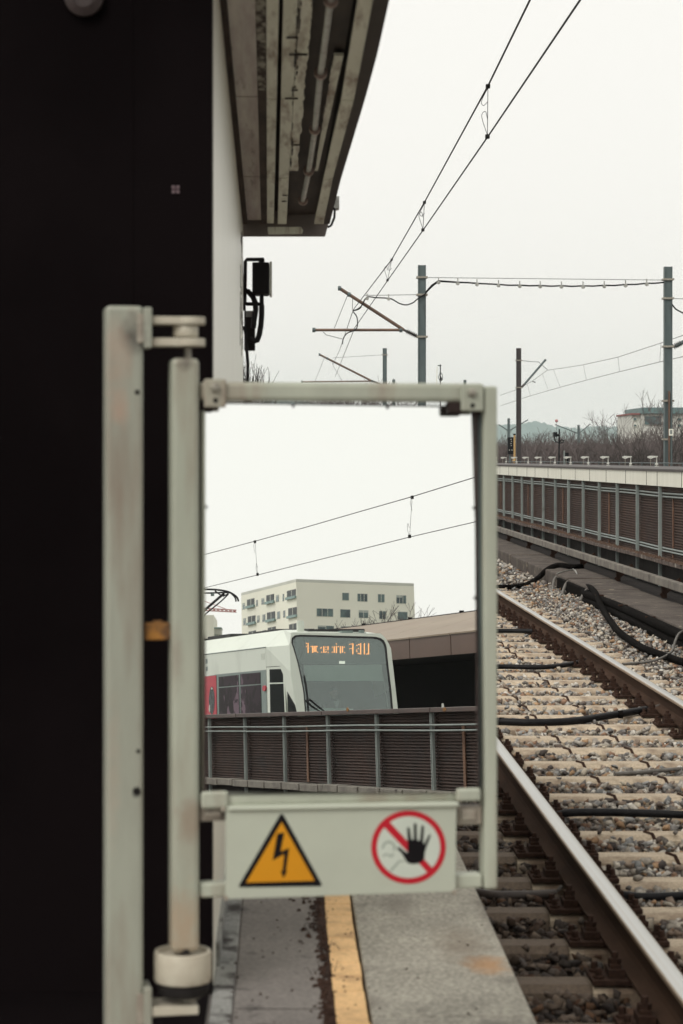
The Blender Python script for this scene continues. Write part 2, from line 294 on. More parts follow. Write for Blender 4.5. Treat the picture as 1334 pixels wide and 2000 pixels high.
# --- hinge post standing on the platform
b0 = Gq(243, 1200, 0)
post = thing('gate_post', (b0.x, b0.y, 0), 'tall square grey-green post at the far left carrying the gate hinges', 'post')
zt = Gq(243, 597, .035).z
a0, a1 = [(Gq(u, 1000, .035) - M0).dot(E1) for u in (207, 280)]
m = MB(); c = M0 + E1 * ((a0 + a1) / 2); m.obox((c.x, c.y, zt / 2 + .004), E1 * (a1 - a0) / 2, E3 * .038, EZ * (zt / 2 - .004)); m.build('upright', Mt['gatepost'], post, bevel=.009)
m = MB(); m.obox((c.x, c.y, .008), E1 * .09, E3 * .09, EZ * .008)
for i in (-1, 1):
    for j in (-1, 1): m.lathe(c.xy.to_3d() + E1 * i * .066 + E3 * j * .066 + EZ * .016, [(.012, 0), (.012, .012)], 6)
m.build('foot_plate', Mt['gate_dirty'], post)
for k, (va, vb) in enumerate(((600, 680), (1930, 2012))):
    m = MB(); gbox(m, 281, va, 297, vb, -.03, .045)
    bk = m.build('hinge_bracket', Mt['gatepost'], post, bevel=.003)
    m = MB(); gbox(m, 268, va + 12, 281, vb - 10, -.03, .043); m.build('backing_plate', Mt['gate_dirty'], bk, bevel=.002)
    if k == 0:
        for (a, b_) in ((618, 633), (660, 676)):
            m = MB(); gbox(m, 297, a, 366, b_, -.03, .03); cc = Gq(368, (a + b_) / 2, 0)
            m.lathe((cc.x, cc.y, 0), [(.036, Gq(366, b_, .03).z + .0005), (.036, Gq(366, a, .03).z - .0005)], 24)
            gbox(m, 378, a + 1, 401, b_ - 1, -.014, .014); m.build('hinge_arm', Mt['collar'], bk, bevel=.002)
        m = MB(); gcyl(m, 338, 387, 634, 659, 0, prof=[(.92, 0), (1, .1), (1, .9), (.92, 1)]); m.build('bush', Mt['collar'], bk, smooth=True)
        m = MB(); gcyl(m, 360, 374, 677, 699, 0, 12); m.build('pin', Mt['bolt'], bk, smooth=True)
    else:
        m = MB(); gbox(m, 297, 1966, 388, 1984, -.04, .04); m.build('hinge_arm', Mt['collar'], bk, bevel=.002)
        m = MB(); gcyl(m, 355, 371, 1946, 1966, 0, 12); gcyl(m, 335, 392, 1940, 1947, 0, 20); m.build('pin', Mt['bolt'], bk, smooth=True)
# little paint chips and holes in the post
for (u, v, r) in ((268, 766, 5), (322, 1467, 4), (267, 1545, 8), (270, 1548, 5)):
    m = MB(); p = Gq(u if u < 282 else 270, v, .0385); m.lathe(p, [(r / 900, 0), (r / 1000, .0012)], 10, E3); m.build('bolt_head', Mt['rubber'], post)
# --- gate leaf
hb = Gq(362, 1280, 0)
gate = thing('platform_gate', (hb.x, hb.y, Gq(362, 1862).z), 'grey-green steel gate leaf hung on the post, framing the mirror', 'gate')
m = MB(); gbox(m, 335, 699, 390, 1862, -.031, .031); m.build('hinge_tube', Mt['gatetube'], gate, bevel=.011)
m = MB(); gbox(m, 391, 747, 947, 784, -.02, .02); m.build('top_rail', Mt['gate'], gate, bevel=.009)
m = MB(); gbox(m, 947, 754, 972, 1737, -.025, .025); m.build('upright', Mt['gate'], gate, bevel=.005)
m = MB(); gbox(m, 391, 1545, 942, 1572, -.015, .02); m.build('middle_rail', Mt['gate'], gate, bevel=.010)
m = MB(); gbox(m, 391, 1717, 942, 1744, -.02, .02); m.build('bottom_rail', Mt['gate'], gate, bevel=.004)
for (u0, v0, u1, v1, bu, bv) in ((399, 740, 442, 796, 420, 757), (901, 749, 945, 803, 922, 767)):
    m = MB(); gbox(m, u0, v0, u1, v1, .022, .03); cl = m.build('clamp_plate', Mt['gate'], gate, bevel=.006)
    m = MB(); m.lathe(Gq(bu, bv, .0305), [(.0105, 0), (.0105, .006), (.0075, .009)], 6, E3); m.lathe(Gq(bu, bv, .0396), [(.005, 0), (.004, .004)], 10, E3); m.build('bolt', Mt['bolt'], cl)
    m = MB(); m.lathe(Gq(bu + 1, bv + 25, .0301), [(.0055, 0), (.0055, .0012)], 10, E3); m.build('hole', Mt['rubber'], cl)
for (u0, v0, u1, v1) in ((392, 1574, 444, 1604), (893, 1574, 942, 1611)):
    m = MB(); gbox(m, u0, v0, u1, v1, -.012, .014); gbox(m, u0 + 8, v0 + 6, u1 - 12, v1 - 8, .0145, .02)
    m.build('spacer_block', Mt['gate_dirty'], gate, bevel=.003)
for (u0, v0, u1, v1) in ((393, 1546, 446, 1580), (892, 1540, 940, 1566)):
    m = MB(); gbox(m, u0, v0, u1, v1, .0205, .032); m.build('clamp_plate', Mt['gate'], gate, bevel=.006)
m = MB(); gcyl(m, 301, 413, 1856, 1916, 0, 40, [(.90, 0), (.97, .03), (1, .1), (1, .93), (.97, 1), (.86, 1), (.84, .86), (.55, .86)]); m.build('collar', Mt['collar'], gate, smooth=True)
m = MB(); gcyl(m, 306, 410, 1917, 1942, 0, 40, [(.8, 0), (.97, .25), (1, .8), (.9, 1)]); m.build('rubber_buffer', Mt['rubber'], gate, smooth=True)
m = MB(); gcyl(m, 352, 372, 1852, 1862, .02, 10); m.build('grub_screw', Mt['rubber'], gate)
m = MB(); gbox(m, 283, 1217, 333, 1250, -.012, .012); gbox(m, 300, 1213, 318, 1217, -.012, .012); m.build('stop_block', Mt['latch'], gate, bevel=.004)
# --- mirror, tilted up a little, hung in the leaf
def Mq(u, v, off=0): r = ray(u, v); return C + r * ((off - (C - M0).dot(N)) / r.dot(N))
mc = Mq(665, 1165)
mir = thing('platform_mirror', mc, 'rectangular mirror in the gate reflecting a white train behind a brown barrier', 'mirror')
corner = [(399, 788), (926, 796), (932, 1549), (403, 1547)]
m = MB(); m.prism([Mq(u, v) for u, v in corner], -N * .004); m.build('mirror_glass', Mt['mirror'], mir)
m = MB(); m.prism([Mq(u, v, -.0045) for u, v in ((399, 789), (926, 797), (932, 1549), (403, 1547))], -N * .012); m.build('backing', Mt['seal'], mir)
m = MB()
out = [(396, 784), (929, 793), (936, 1552), (400, 1551)]
for i, w in ((0, 1), (1, 1), (3, 1)):
    j = (i + 1) % 4
    m.prism([Mq(*corner[i], .001), Mq(*out[i], .001), Mq(*out[j], .001), Mq(*corner[j], .001)], -N * .016)
m.build('edge_seal', Mt['seal'], mir)
for (u, v) in ((573, 793), (757, 796), (403, 990), (926, 992), (928, 1168), (930, 1390), (415, 1549)):
    m = MB(); m.lathe(Mq(u, v, .0015), [(.0035, 0), (.003, .003)], 8, N); m.build('clip', Mt['seal'], mir)
m = MB(); gbox(m, 930, 800, 946.5, 1300, -.022, -.004); m.build('inner_face_shade', Mt['seal'], mir)  # dark strip paints the shade on the upright's inner face
m = MB(); gbox(m, 933, 1300.5, 946.5, 1545, -.022, -.004); m.build('inner_face_shade', Mt['gate_dirty'], mir)  # lower, lighter length of the same painted strip
m = MB(); gbox(m, 935.5, 810, 939.5, 1540, -.0035, .001); m.build('inner_face_highlight', Mt['mast'], mir)  # pale line paints the highlight down that face
m = MB(); gbox(m, 394.5, 802, 401.5, 1544, -.02, .006); m.build('side_strip', Mt['gate'], mir, bevel=.002)
for (u0, v0, u1, v1) in ((876, 785, 915, 808), (397, 786, 425, 800)):
    m = MB(); gbox(m, u0, v0, u1, v1, -.012, .018); m.build('corner_holder', Mt['seal'], mir, bevel=.004)
# --- warning board
sg = thing('warning_sign', Gq(665, 1660, .03), 'pale grey board with a yellow voltage triangle and red no-entry hand circle', 'sign')
m = MB()
fr = [(441, 1579), (891, 1571), (889, 1741), (440, 1756)]
gpoly(m, fr, .032, .035); m.build('board', Mt['board'], sg, bevel=.001)
m = MB(); gpoly(m, [(441, 1571), (891, 1563), (891, 1572.5), (441, 1580.5)], .010, .042); m.build('top_flange', Mt['board'], sg, bevel=.0045)
def z1(pts): return [(380 + x * .46477, 1490 + y * .46477) for x, y in pts]
def z2(pts): return [(700 + x * .14993, 1560 + y * .14993) for x, y in pts]
m = MB(); gpoly(m, z1([(358, 219), (363, 214), (369, 214), (374, 219), (534, 508), (534, 514), (529, 518), (193, 523), (187, 520), (187, 513)]), .0351, .0356); tri = m.build('warning_triangle', Mt['black'], sg)
m = MB(); gpoly(m, z1([(366, 249), (504, 495), (217, 503)]), .0357, .0360); m.build('yellow_field', Mt['yellow'], tri)
m = MB(); gpoly(m, z1([(347, 297), (378, 292), (361, 373), (398, 357), (384, 453), (390, 453), (373, 485), (361, 453), (369, 454), (377, 383), (328, 410)]), .0361, .0364); m.build('lightning_arrow', Mt['black'], tri)
def circ(cx, cy, rx, ry, n=56): return [(cx + rx * math.cos(2*PI*k/n), cy + ry * math.sin(2*PI*k/n)) for k in range(n)]
m = MB(); gpoly(m, z2(circ(653, 632, 487, 479)), .0351, .0356); ring = m.build('prohibition_circle', Mt['red'], sg)
m = MB()
def clipc(f, n=40):
    return [p for p in circ(653, 632, 411, 402, 160) if f(p)]
# white field in two halves beside the diagonal bar
d_ = Vector((565, 600)).normalized(); nn_ = Vector((-d_.y, d_.x))
side = lambda p: (Vector(p) - Vector((650, 632))).dot(nn_)
for sgn in (1, -1):
    pts = [p for p in circ(653, 632, 411, 402, 200) if side(p) * sgn > 44]
    pts.sort(key=lambda p: math.atan2(side(p) * sgn, (Vector(p) - Vector((650, 632))).dot(d_)))
    gpoly(m, z2(pts), .0357, .0359)
m.build('white_field', Mt['disc'], ring)
m = MB()
gpoly(m, z2([(530, 800), (548, 812), (430, 950), (405, 935)]), .03595, .0361); gpoly(m, z2([(530, 800), (600, 806), (600, 825), (545, 822)]), .03595, .0361)
for (x, y) in ((330, 740), (360, 725), (395, 735), (425, 748), (450, 730)): gpoly(m, z2(circ(x, y, 13, 22, 8)), .03595, .0361)
for k in range(12):
    a0_, a1_ = PI * (.95 + k * .1), PI * (.95 + (k + 1) * .1)
    gpoly(m, z2([(395 + R_ * math.cos(a_), 640 + R_ * math.sin(a_)) for R_, a_ in ((92, a0_), (92, a1_), (62, a1_), (62, a0_))]), .03595, .0361)
m.build('faded_head', Mt['faint'], ring)
m = MB()
gpoly(m, z2([(503, 640), (515, 630), (535, 633), (585, 672), (635, 708), (643, 690), (641, 520), (634, 390), (640, 375), (655, 370), (668, 385), (690, 528), (720, 532), (721, 335), (728, 320), (745, 316), (758, 330), (765, 538), (800, 545), (820, 362), (830, 347), (846, 350), (855, 365), (843, 580), (858, 588), (912, 480), (925, 463), (940, 470), (938, 488), (882, 640), (864, 700), (862, 770), (835, 815), (790, 838), (730, 852), (680, 848), (635, 832), (600, 775), (560, 705), (515, 665)]), .0362, .0365)
m.build('hand', Mt['black'], ring)
for (u, v) in ((441, 1754), (887, 1742), (436, 1580)):
    m = MB(); m.lathe(Gq(u, v, .034), [(.006, 0), (.005, .004)], 8, E3); m.build('screw', Mt['gate_dirty'], sg)
# ================================================================== STATION BUILDING AND CANOPY
XW = -.18
dw = thing('station_wall', (-2, 5.7, 0), 'black shaded wall of the station filling the left edge', 'wall')
for xa, xb in ((-4.5, -1.60), (-1.599, -.98), (-.979, -.392), (-.391, -.1815)):
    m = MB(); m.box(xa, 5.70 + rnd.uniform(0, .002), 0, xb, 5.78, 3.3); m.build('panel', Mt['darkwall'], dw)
m = MB(); m.box(-4.5, 4.4, -.003, -.19, 5.695, .006); tag(m.build('floor_shade', Mt['darkwall'], origin=(-2, 5, 0)), kind='structure')  # added dark sheet stands in for shade on the floor
m = MB()
c = P(165, 4, 5.69); m.lathe(c, [(.055, 0), (.052, -.02)], 24, Vector((0, -1, 0))); c2 = c
m = MB(); m.lathe(P(165, -4, 5.7), [(.052, 0), (.052, .02), (.03, .03), (.03, .022)], 32, Vector((0, -1, 0)))
o = m.build('wall_lamp', Mt['fascia'], origin=P(165, 0, 5.7)); tag(o, 'dim round fitting high on the black station wall', 'lamp')
st = thing('square_sticker', P(343, 370, 5.698), 'tiny pinkish square of four pale dots on the black wall', 'sticker')
m = MB()
m.obox(P(343, 370, 5.6985), Vector((.0095, 0, 0)), Vector((0, .001, 0)), Vector((0, 0, .0095))); m.build('backing', mat('sticker_back', (.03,.012,.016,1), None, .8), st)
for i in (-1, 1):
    for j in (-1, 1):
        m = MB(); m.obox(P(343 + 4.6 * i, 370 + 4.6 * j, 5.6968), Vector((.0038, 0, 0)), Vector((0, .0006, 0)), Vector((0, 0, .0038))); m.build('dot', mat('sticker_dot', (.17,.12,.13,1), None, .8), st)
# white side wall
ww = thing('station_wall', (XW, 8, 0), 'white streaked side wall of the station below the canopy', 'wall')
m = MB()
for (ya, yb) in ((5.785, 7.4), (7.405, 9.0), (9.005, 10.5)):
    m.box(XW - .12, ya, 0, XW, yb, 2.95)
m.build('cladding', Mt['whitewall'], ww)
m = MB(); m.box(XW, 6.0, 0, XW + .012, 10.5, .07); m.build('skirting', Mt['kerbslab'], ww)
m = MB(); m.box(XW - .10, 10.5, .3, XW - .005, 10.515, 2.3); m.build('end_trim', Mt['sign_red_edge'], ww)
m = MB()
for k in range(16):
    yy = 9.6 + rnd.random() * .85; zz = 1.9 + rnd.random() * .55; m.box(XW, yy, zz, XW + .002, yy + .012, zz + .03 + rnd.random() * .12)
m.build('chipped_paint', Mt['beam'], ww)
# canopy: soffit falls gently away from the camera
SZ = lambda Y: 2.83 - .0591 * (Y - 6.44)
def S(zx, zy, lift=0):   # pixel of the enlarged canopy picture -> point on the soffit plane raised by lift
    u, v = 380 + zx * .31484, zy * .31484
    r = ray(u, v); t = (2.83 + .0591 * 6.44 + lift - ZC) / (r.z + .0591); return C + r * t
can = thing('station_canopy', (0, 8, SZ(8)), 'long canopy overhanging the platform with flaking panels and a dark edge', 'canopy')
def lerp_poly(pts, zy):
    for (x0, y0), (x1, y1) in zip(pts, pts[1:]):
        if y0 <= zy <= y1: return x0 + (x1 - x0) * (zy - y0) / (y1 - y0)
    return pts[-1][0]
EDGE = {'trimL': [(128, 0), (300, 1390)], 'trimR': [(196, 0), (326, 1390)], 'AL': [(200, 0), (329, 1390)], 'AR': [(376, 0), (413, 1390)],
        'rL': [(378, 0), (415, 1390)], 'rR': [(441, 0), (446, 1390)], 'BL': [(445, 0), (450, 1390)], 'BR': [(524, 0), (491, 1390)],
        'CL': [(551, 0), (516, 1390)], 'CR': [(645, 0), (570, 1390)], 'eL': [(648, 0), (590, 1060)], 'eR': [(735, 0), (640, 1060)],
        'tL': [(650, 0), (574, 1390)], 'tR': [(985, 0), (745, 1390)], 'hL': [(865, 340), (745, 1060)], 'hR': [(925, 340), (765, 1060)],
        'DL': [(1012, 0), (910, 620), (800, 1110), (742, 1390)], 'DR': [(1108, 0), (990, 620), (858, 1110), (800, 1390)],
        'FL': [(1112, 0), (994, 620), (862, 1110), (803, 1390)], 'FR': [(1208, 0), (1135, 330), (1062, 600), (908, 1110), (838, 1390)]}
def sstrip(l, r, za, zb, lift, th, m, n=8, back=False):
    A, B = [], []
    if back:
        a, b = S(lerp_poly(EDGE[l], 0), 0, lift), S(lerp_poly(EDGE[r], 0), 0, lift)
        for Y in (-3.0, 2.0): A.append(Vector((a.x, Y, SZ(Y) + lift))); B.append(Vector((b.x, Y, SZ(Y) + lift)))
    for k in range(n + 1):
        zy = za + (zb - za) * k / n
        A.append(S(lerp_poly(EDGE[l], zy), zy, lift)); B.append(S(lerp_poly(EDGE[r], zy), zy, lift))
    return m.strip(A, B, (0, 0, th))
def panel_rows(l, r, cuts, mtl, lift=0, th=.015, name='soffit_panel'):
    for i, (za, zb) in enumerate(zip(cuts, cuts[1:])):
        m = MB(); sstrip(l, r, za + (2 if i else 0), zb - 2, lift, th, m, back=(i == 0)); m.build(name, mtl, can)
panel_rows('AL', 'AR', (0, 600, 1095, 1368), Mt['soffA'])
panel_rows('BL', 'BR', (0, 616, 1106, 1388), Mt['soffB'])
panel_rows('CL', 'CR', (0, 616, 1106, 1392), Mt['soffB'])
panel_rows('DL', 'DR', (0, 622, 1114, 1392), Mt['soffB'])
m = MB(); sstrip('trimL', 'trimR', 0, 1390, -.012, .03, m, back=True); m.build('edge_trim', Mt['beam'], can)
m = MB(); sstrip('rL', 'rR', 0, 560, .001, .016, m, back=True); m.build('joint_strip', Mt['rough'], can)
m = MB(); sstrip('rL', 'rR', 562, 1388, .001, .016, m); m.build('joint_strip', Mt['beam'], can)
# flaking strip with a ragged outer edge beside the lamps
A, B = [], []
for k in range(60):
    zy = -40 + 1100 * k / 59; w = lerp_poly(EDGE['eR'], max(zy, 0)); A.append(S(lerp_poly(EDGE['eL'], max(zy, 0)), zy, -.002)); B.append(S(w + rnd.uniform(-9, 5), zy, -.002))
m = MB(); m.strip(A, B, (0, 0, .012)); m.build('flaking_strip', Mt['soffB'], can)
m = MB()
for k in range(34):
    zy = rnd.uniform(0, 1050); x = lerp_poly(EDGE['eL'], zy) + rnd.uniform(-8, 14); p = S(x, zy, -.0045)
    m.obox(p, Vector((rnd.uniform(.0008, .003), 0, 0)), Vector((0, rnd.uniform(.01, .09), 0)), Vector((0, 0, .002)))
for zy, x0, x1 in ((340, 585, 700), (900, 615, 650), (235, 570, 640), (612, 560, 640), (560, 600, 640), (1213, 545, 575), (1250, 540, 570)):
    a, b = S(x0, zy, -.0048), S(x1, zy, -.0048); m.obox((a + b) / 2, Vector(((b - a).x / 2, 0, 0)), Vector((0, .006, 0)), Vector((0, 0, .002)))
m.build('rust_crack', Mt['trough'], can)
A, B = [], []
for k in range(40):
    zy = 345 + 715 * k / 39; A.append(S(lerp_poly(EDGE['hL'], zy) + rnd.uniform(-5, 5), zy, .03)); B.append(S(lerp_poly(EDGE['hR'], zy), zy, .03))
m = MB(); m.strip(A, B, (0, 0, .01)); m.build('flaking_strip', Mt['soffB'], can)
m = MB(); sstrip('tL', 'tR', 0, 1390, .055, .012, m, back=True); m.build('lamp_trough', Mt['trough'], can)
m = MB(); sstrip('trimL', 'FR', 0, 1390, .075, .16, m, n=20, back=True); m.build('roof_slab', Mt['void'], can)
m = MB(); sstrip('FL', 'FR', 0, 1390, -.008, .30, m, n=20, back=True); m.build('fascia', Mt['fascia'], can)
a, b = S(300, 1397), S(838, 1397); 
m = MB(); zt_ = a.z; zb_ = P(600, 461, a.y).z
m.prism([(P(474, 440, a.y).x, a.y + .012, zt_ + .2), (P(643, 440, a.y).x, a.y + .012, zt_ + .2), (P(641, 440, a.y).x, a.y + .012, zt_), (P(635, 461, a.y).x, a.y + .012, zb_), (P(474, 461, a.y).x, a.y + .012, zb_)], (0, .02, 0)); m.build('end_panel', Mt['endcap'], can)
q = a.y + .034
m = MB(); yy_ = a.y + .0095; m.prism([(P(u, 450, yy_).x, yy_, P(600, v, yy_).z) for u, v in ((522, 443), (588, 443), (592, 450), (590, 457), (524, 458))], (0, .002, 0)); m.build('pale_patch', Mt['soffB'], can)
m = MB(); m.tube([P(648, 405, q), P(654, 408, q), P(653, 425, q), P(647, 440, q), P(640, 444, q)], .006, 8); m.build('loose_cable', Mt['hose'], can)
m = MB(); p = P(656, 390, q); m.box(p.x - .02, q + .1, p.z - .03, p.x + .02, q + .2, p.z + .03); m.build('bracket', Mt['lampwhite'], can)
# lamps (dead tubes in the trough)
tl = [((870, -300), (846, 8)), ((840, 18), (782, 458)), ((778, 478), (746, 805)), ((744, 822), (708, 1062)), ((705, 1080), (672, 1246))]
names = ['tube lamp nearest the top edge under the canopy, only its end in view', 'long tube lamp under the canopy, second from the top of the row', 'tube lamp in the middle of the canopy row', 'tube lamp under the canopy, next to the last of the row', 'short last tube lamp at the far end of the canopy']
for (p0, p1), nm in zip(tl, names):
    a, b = S(*p0, -.012), S(*p1, -.012)
    t = thing('tube_lamp', b, nm, 'lamp', 'tube lamps under the canopy')
    m = MB(); m.tube([a, b], .0125, 14); m.build('tube', Mt['tube'], t, smooth=True)
    d = (b - a).normalized()
    m = MB(); m.lathe(b - d * .03, [(.016, 0), (.023, .004), (.023, .03), (.016, .036)], 20, d); m.build('end_ring', Mt['tubering'], t, smooth=True)
    m = MB(); m.obox(b + Vector((0, -.02, .035)), Vector((.005, 0, 0)), Vector((0, .01, 0)), Vector((0, 0, .025))); m.build('holder', Mt['trough'], t)
# signal repeater fixed to the end of the wall
YB = 10.62
sb = thing('wall_speaker', P(505, 600, YB), 'black box on a bent bracket with hoses, fixed to the wall end', 'box unit')
def zb(x, y): return (440 + x * .14, 480 + y * .14)
def pb(x, y, dy=0): return P(*zb(x, y), YB + dy)
def pbox(m, x0, y0, x1, y1, d0, d1):
    a, b = pb(x0, y0), pb(x1, y1); return m.box(a.x, YB + d0, b.z, b.x, YB + d1, a.z)
m = MB(); pbox(m, 378, 248, 615, 685, -.08, .10); m.build('housing', Mt['blackbox'], sb, bevel=.006)
m = MB(); pbox(m, 618, 240, 652, 698, -.085, .105); m.build('front_frame', Mt['lens'], sb, bevel=.004)
m = MB(); m.tube([pb(280, 800), pb(272, 780), pb(280, 220), pb(300, 192), pb(540, 190)], .0095, 8); m.tube([pb(276, 790), pb(300, 812), pb(540, 815)], .0095, 8); pbox(m, 465, 185, 548, 246, -.01, .01); m.build('bracket', Mt['blackbox'], sb)
m = MB(); pbox(m, 478, 688, 538, 830, -.02, .02); m.build('gland', Mt['hose'], sb, bevel=.004)
m = MB(); m.tube([pb(508, 830), pb(508, 950), pb(498, 1100), pb(475, 1240), pb(445, 1320), pb(400, 1335), pb(340, 1300)], .0145, 10); m.build('hose', Mt['hose'], sb, smooth=True)
m = MB(); m.tube([pb(262, 628), pb(320, 640), pb(385, 710), pb(420, 800), pb(425, 900), pb(400, 1050), pb(390, 1150)], .0145, 10); m.build('hose', Mt['hose'], sb, smooth=True)
m = MB(); pbox(m, 262, 905, 415, 1455, .02, .09); jb = m.build('junction_box', Mt['blackbox'], sb, bevel=.004)
m = MB(); pbox(m, 285, 905, 415, 990, .012, .0195); m.build('grey_plate', Mt['wallpost'], jb)
m = MB(); m.tube([pb(262, 1120), pb(290, 1250), pb(300, 1455), pb(315, 1640), pb(310, 1870), pb(300, 2000), pb(305, 3000)], .008, 8); m.build('cable', Mt['hose'], sb)
m = MB(); pbox(m, 250, 410, 285, 900, -.02, .05); m.build('mounting_rail', Mt['blackbox'], sb)
# ================================================================== PLATFORM (setting)
XE = .4565 * ZC
ZR, ZS = -.255, -.415             # rail top, sleeper top
def struct(mb, name, mtl, **k): return tag(mb.build(name, mtl, **k), kind='structure')
m = MB(); m.box(-4.5, -8, -1.2, .145, 13, -.004); struct(m, 'platform', Mt['asphalt'])
m = MB(); m.box(.145, -8, -1.2, XE - .012, 13, -.05); struct(m, 'platform_base', Mt['plinth'])
cuts = [-8, -2.2, .7, 3.6, 5.545, 8.6, 11.5, 13]
m = MB()
for a, b in zip(cuts, cuts[1:]): m.box(-.118, a + .006, -.003, .118, b - .006, 0)
struct(m, 'platform_paving', Mt['asphalt'], bevel=.004)
m = MB()
for a, b in zip([-8 + k * .9 for k in range(24)], [-8 + k * .9 for k in range(1, 25)]): m.box(-.18, a + .005, -.003, -.124, min(b, 13) - .005, .003)
struct(m, 'wall_kerb', Mt['kerbslab'], bevel=.003)
m = MB()
for a, b in zip([-5.3, -2.3, .7, 3.7, 5.47, 6.68, 8.5, 10.5], [-2.3, .7, 3.7, 5.47, 6.68, 8.5, 10.5, 13]): m.box(.236, a + .004, -.14, XE, b - .004, .001)
struct(m, 'platform_edge', Mt['slab'], bevel=.006)
m = MB(); y = -5.
while y < 12.8:
    l = .160; j = rnd.uniform(-.003, .003); m.box(.146 + j, y + .002, -.04, .229 + j, y + l - .002, .002 + rnd.uniform(0, .002)); y += l
struct(m, 'yellow_line', Mt['brick'], bevel=.0025)
m = MB(); p = PZ(945, 1885, 0)
pts = [p + Vector((.075 * math.cos(a) * (1 + .3 * math.sin(3*a)), .16 * math.sin(a), .0012)) for a in [k * PI / 10 for k in range(20)]]
m = MB()
# dirt and dead weeds in the joint left of the yellow line
for k in range(420):
    yy = 5.3 + rnd.random() ** 1.3 * 3.2
    wob = .006 + .010 * abs(math.sin(yy * 2.3 + 1)) + (.02 if 6.35 < yy < 7.25 else 0)
    xx = .136 - abs(rnd.gauss(0, wob)) + rnd.gauss(0, .008); s_ = rnd.uniform(.003, .010); h = rnd.uniform(.002, .012)
    m.add([(xx - s_, yy - s_ * 2, .0005), (xx + s_, yy - s_, .0005), (xx + s_ * .6, yy + s_ * 2, .0005), (xx - s_, yy + s_, .0005), (xx, yy, h)], [(0,1,4), (1,2,4), (2,3,4), (3,0,4)])
A = []; B = []
for k in range(90):
    yy = 5.0 + k * .06; A.append(Vector((.1445, yy, .0008))); B.append(Vector((.134 - abs(rnd.gauss(0, .006)) - (.012 * math.sin((yy - 6.2) * 2.6) if 6.2 < yy < 7.4 else 0) - .004 * math.sin(yy * 5), yy, .0008)))
m.strip(A, B, (0, 0, .0012))
o = m.build('joint_dirt', Mt['rust']); tag(o, kind='stuff', label='dark dirt and moss in the joint beside the yellow bricks')
m = MB()
for k in range(36):
    yy = rnd.choice((6.45, 6.6, 6.72, 6.95, 7.1, 6.2, 5.9)) + rnd.gauss(0, .03); xx = .120 + rnd.gauss(0, .02); a = rnd.uniform(0, 2*PI); l = rnd.uniform(.015, .035)
    q0 = Vector((xx, yy, 0)); q1 = q0 + Vector((math.cos(a) * l * .6, math.sin(a) * l * .6, rnd.uniform(.01, .045))); q2 = q1 + Vector((math.cos(a) * l * .5, math.sin(a) * l * .5, -.008))
    m.tube([q0, q1, q2], .0014, 3, .0004)
o = m.build('dead_weeds', Mt['twigdark']); tag(o, kind='stuff', label='dead weeds sprouting beside the yellow bricks')
m = MB()
for k in range(230):
    yy = rnd.uniform(5.2, 9); xx = rnd.choice((rnd.uniform(-.17, -.11), rnd.uniform(-.1, .13), rnd.uniform(.24, .62), rnd.uniform(.15, .22))); s_ = rnd.uniform(.0015, .005)
    m.add([(xx - s_, yy - s_, .003), (xx + s_, yy - s_*.6, .003), (xx + s_*.7, yy + s_, .003), (xx - s_*.8, yy + s_*.7, .003), (xx, yy, .003 + s_)], [(0,1,4), (1,2,4), (2,3,4), (3,0,4)])
o = m.build('platform_grit', Mt['rust']); tag(o, kind='stuff', label='dark specks of grit scattered on the platform')
# ================================================================== TRACK
m = MB(); m.add([(XE - .3, -14, -.52), (4.15, -14, -.52), (4.15, 90, -.52), (XE - .3, 90, -.52)], [(0,1,2,3)]); struct(m, 'track_bed', Mt['bed'])
m = MB(); m.box(-14, -75, -1.6, 45, 120, -.62); struct(m, 'viaduct_deck', Mt['trackbed2'])
m = MB(); m.add([(-9000, -9000, -6), (9000, -9000, -6), (9000, 9000, -6), (-9000, 9000, -6)], [(0,1,2,3)]); struct(m, 'ground', Mt['field'])
RX = (1.2895, 2.7885)
Y0R, Y1R = 2.0, 75.0
prof = [(-.0635, 0), (.0635, 0), (.0635, .010), (.018, .026), (.009, .040), (.009, .098), (.031, .110), (.0335, .118), (.0335, .134), (-.0335, .134), (-.0335, .118), (-.031, .110), (-.009, .098), (-.009, .040), (-.018, .026), (-.0635, .010)]
ys = [Y0R + (Y1R - Y0R) * k / 24 for k in range(25)]
def sweep(mb, pr, xc, z0, ys):
    n = len(pr); b = len(mb.v)
    for y in ys: mb.v += [(xc + x, y, z0 + z) for x, z in pr]
    for i in range(len(ys) - 1):
        for k in range(n): mb.f.append((b + i*n + k, b + i*n + (k+1) % n, b + (i+1)*n + (k+1) % n, b + (i+1)*n + k))
    mb.f.append(tuple(b + k for k in range(n))); mb.f.append(tuple(b + (len(ys)-1)*n + k for k in range(n)))
    return mb
for xc, lab in zip(RX, ('polished steel rail nearest the platform edge', 'polished steel rail on the far side of the track')):
    r = thing('rail', (xc, Y0R, ZS + .02), lab, 'rail')
    m = MB(); sweep(m, prof, xc, ZS + .02, ys); m.build('rail_body', Mt['railside'], r)
    m = MB(); sweep(m, [(-.0345, .119), (-.0337, .137), (.0337, .137), (.0345, .119), (.0345, .1345), (.029, .1415), (.02, .1425), (-.02, .1425), (-.029, .1415), (-.0345, .1345)][0:0] or [(-.0345, .122), (.0345, .122), (.0345, .1352), (.030, .139), (-.030, .139), (-.0345, .1352)], xc, ZS + .02, ys); m.build('rail_head', Mt['railedge'], r)
    m = MB(); sweep(m, [(-.0295, .1392), (.0295, .1392), (.026, .1412), (.015, .1425), (-.015, .1425), (-.026, .1412)], xc, ZS + .02, ys); m.build('running_surface', Mt['railtop'], r, smooth=True)
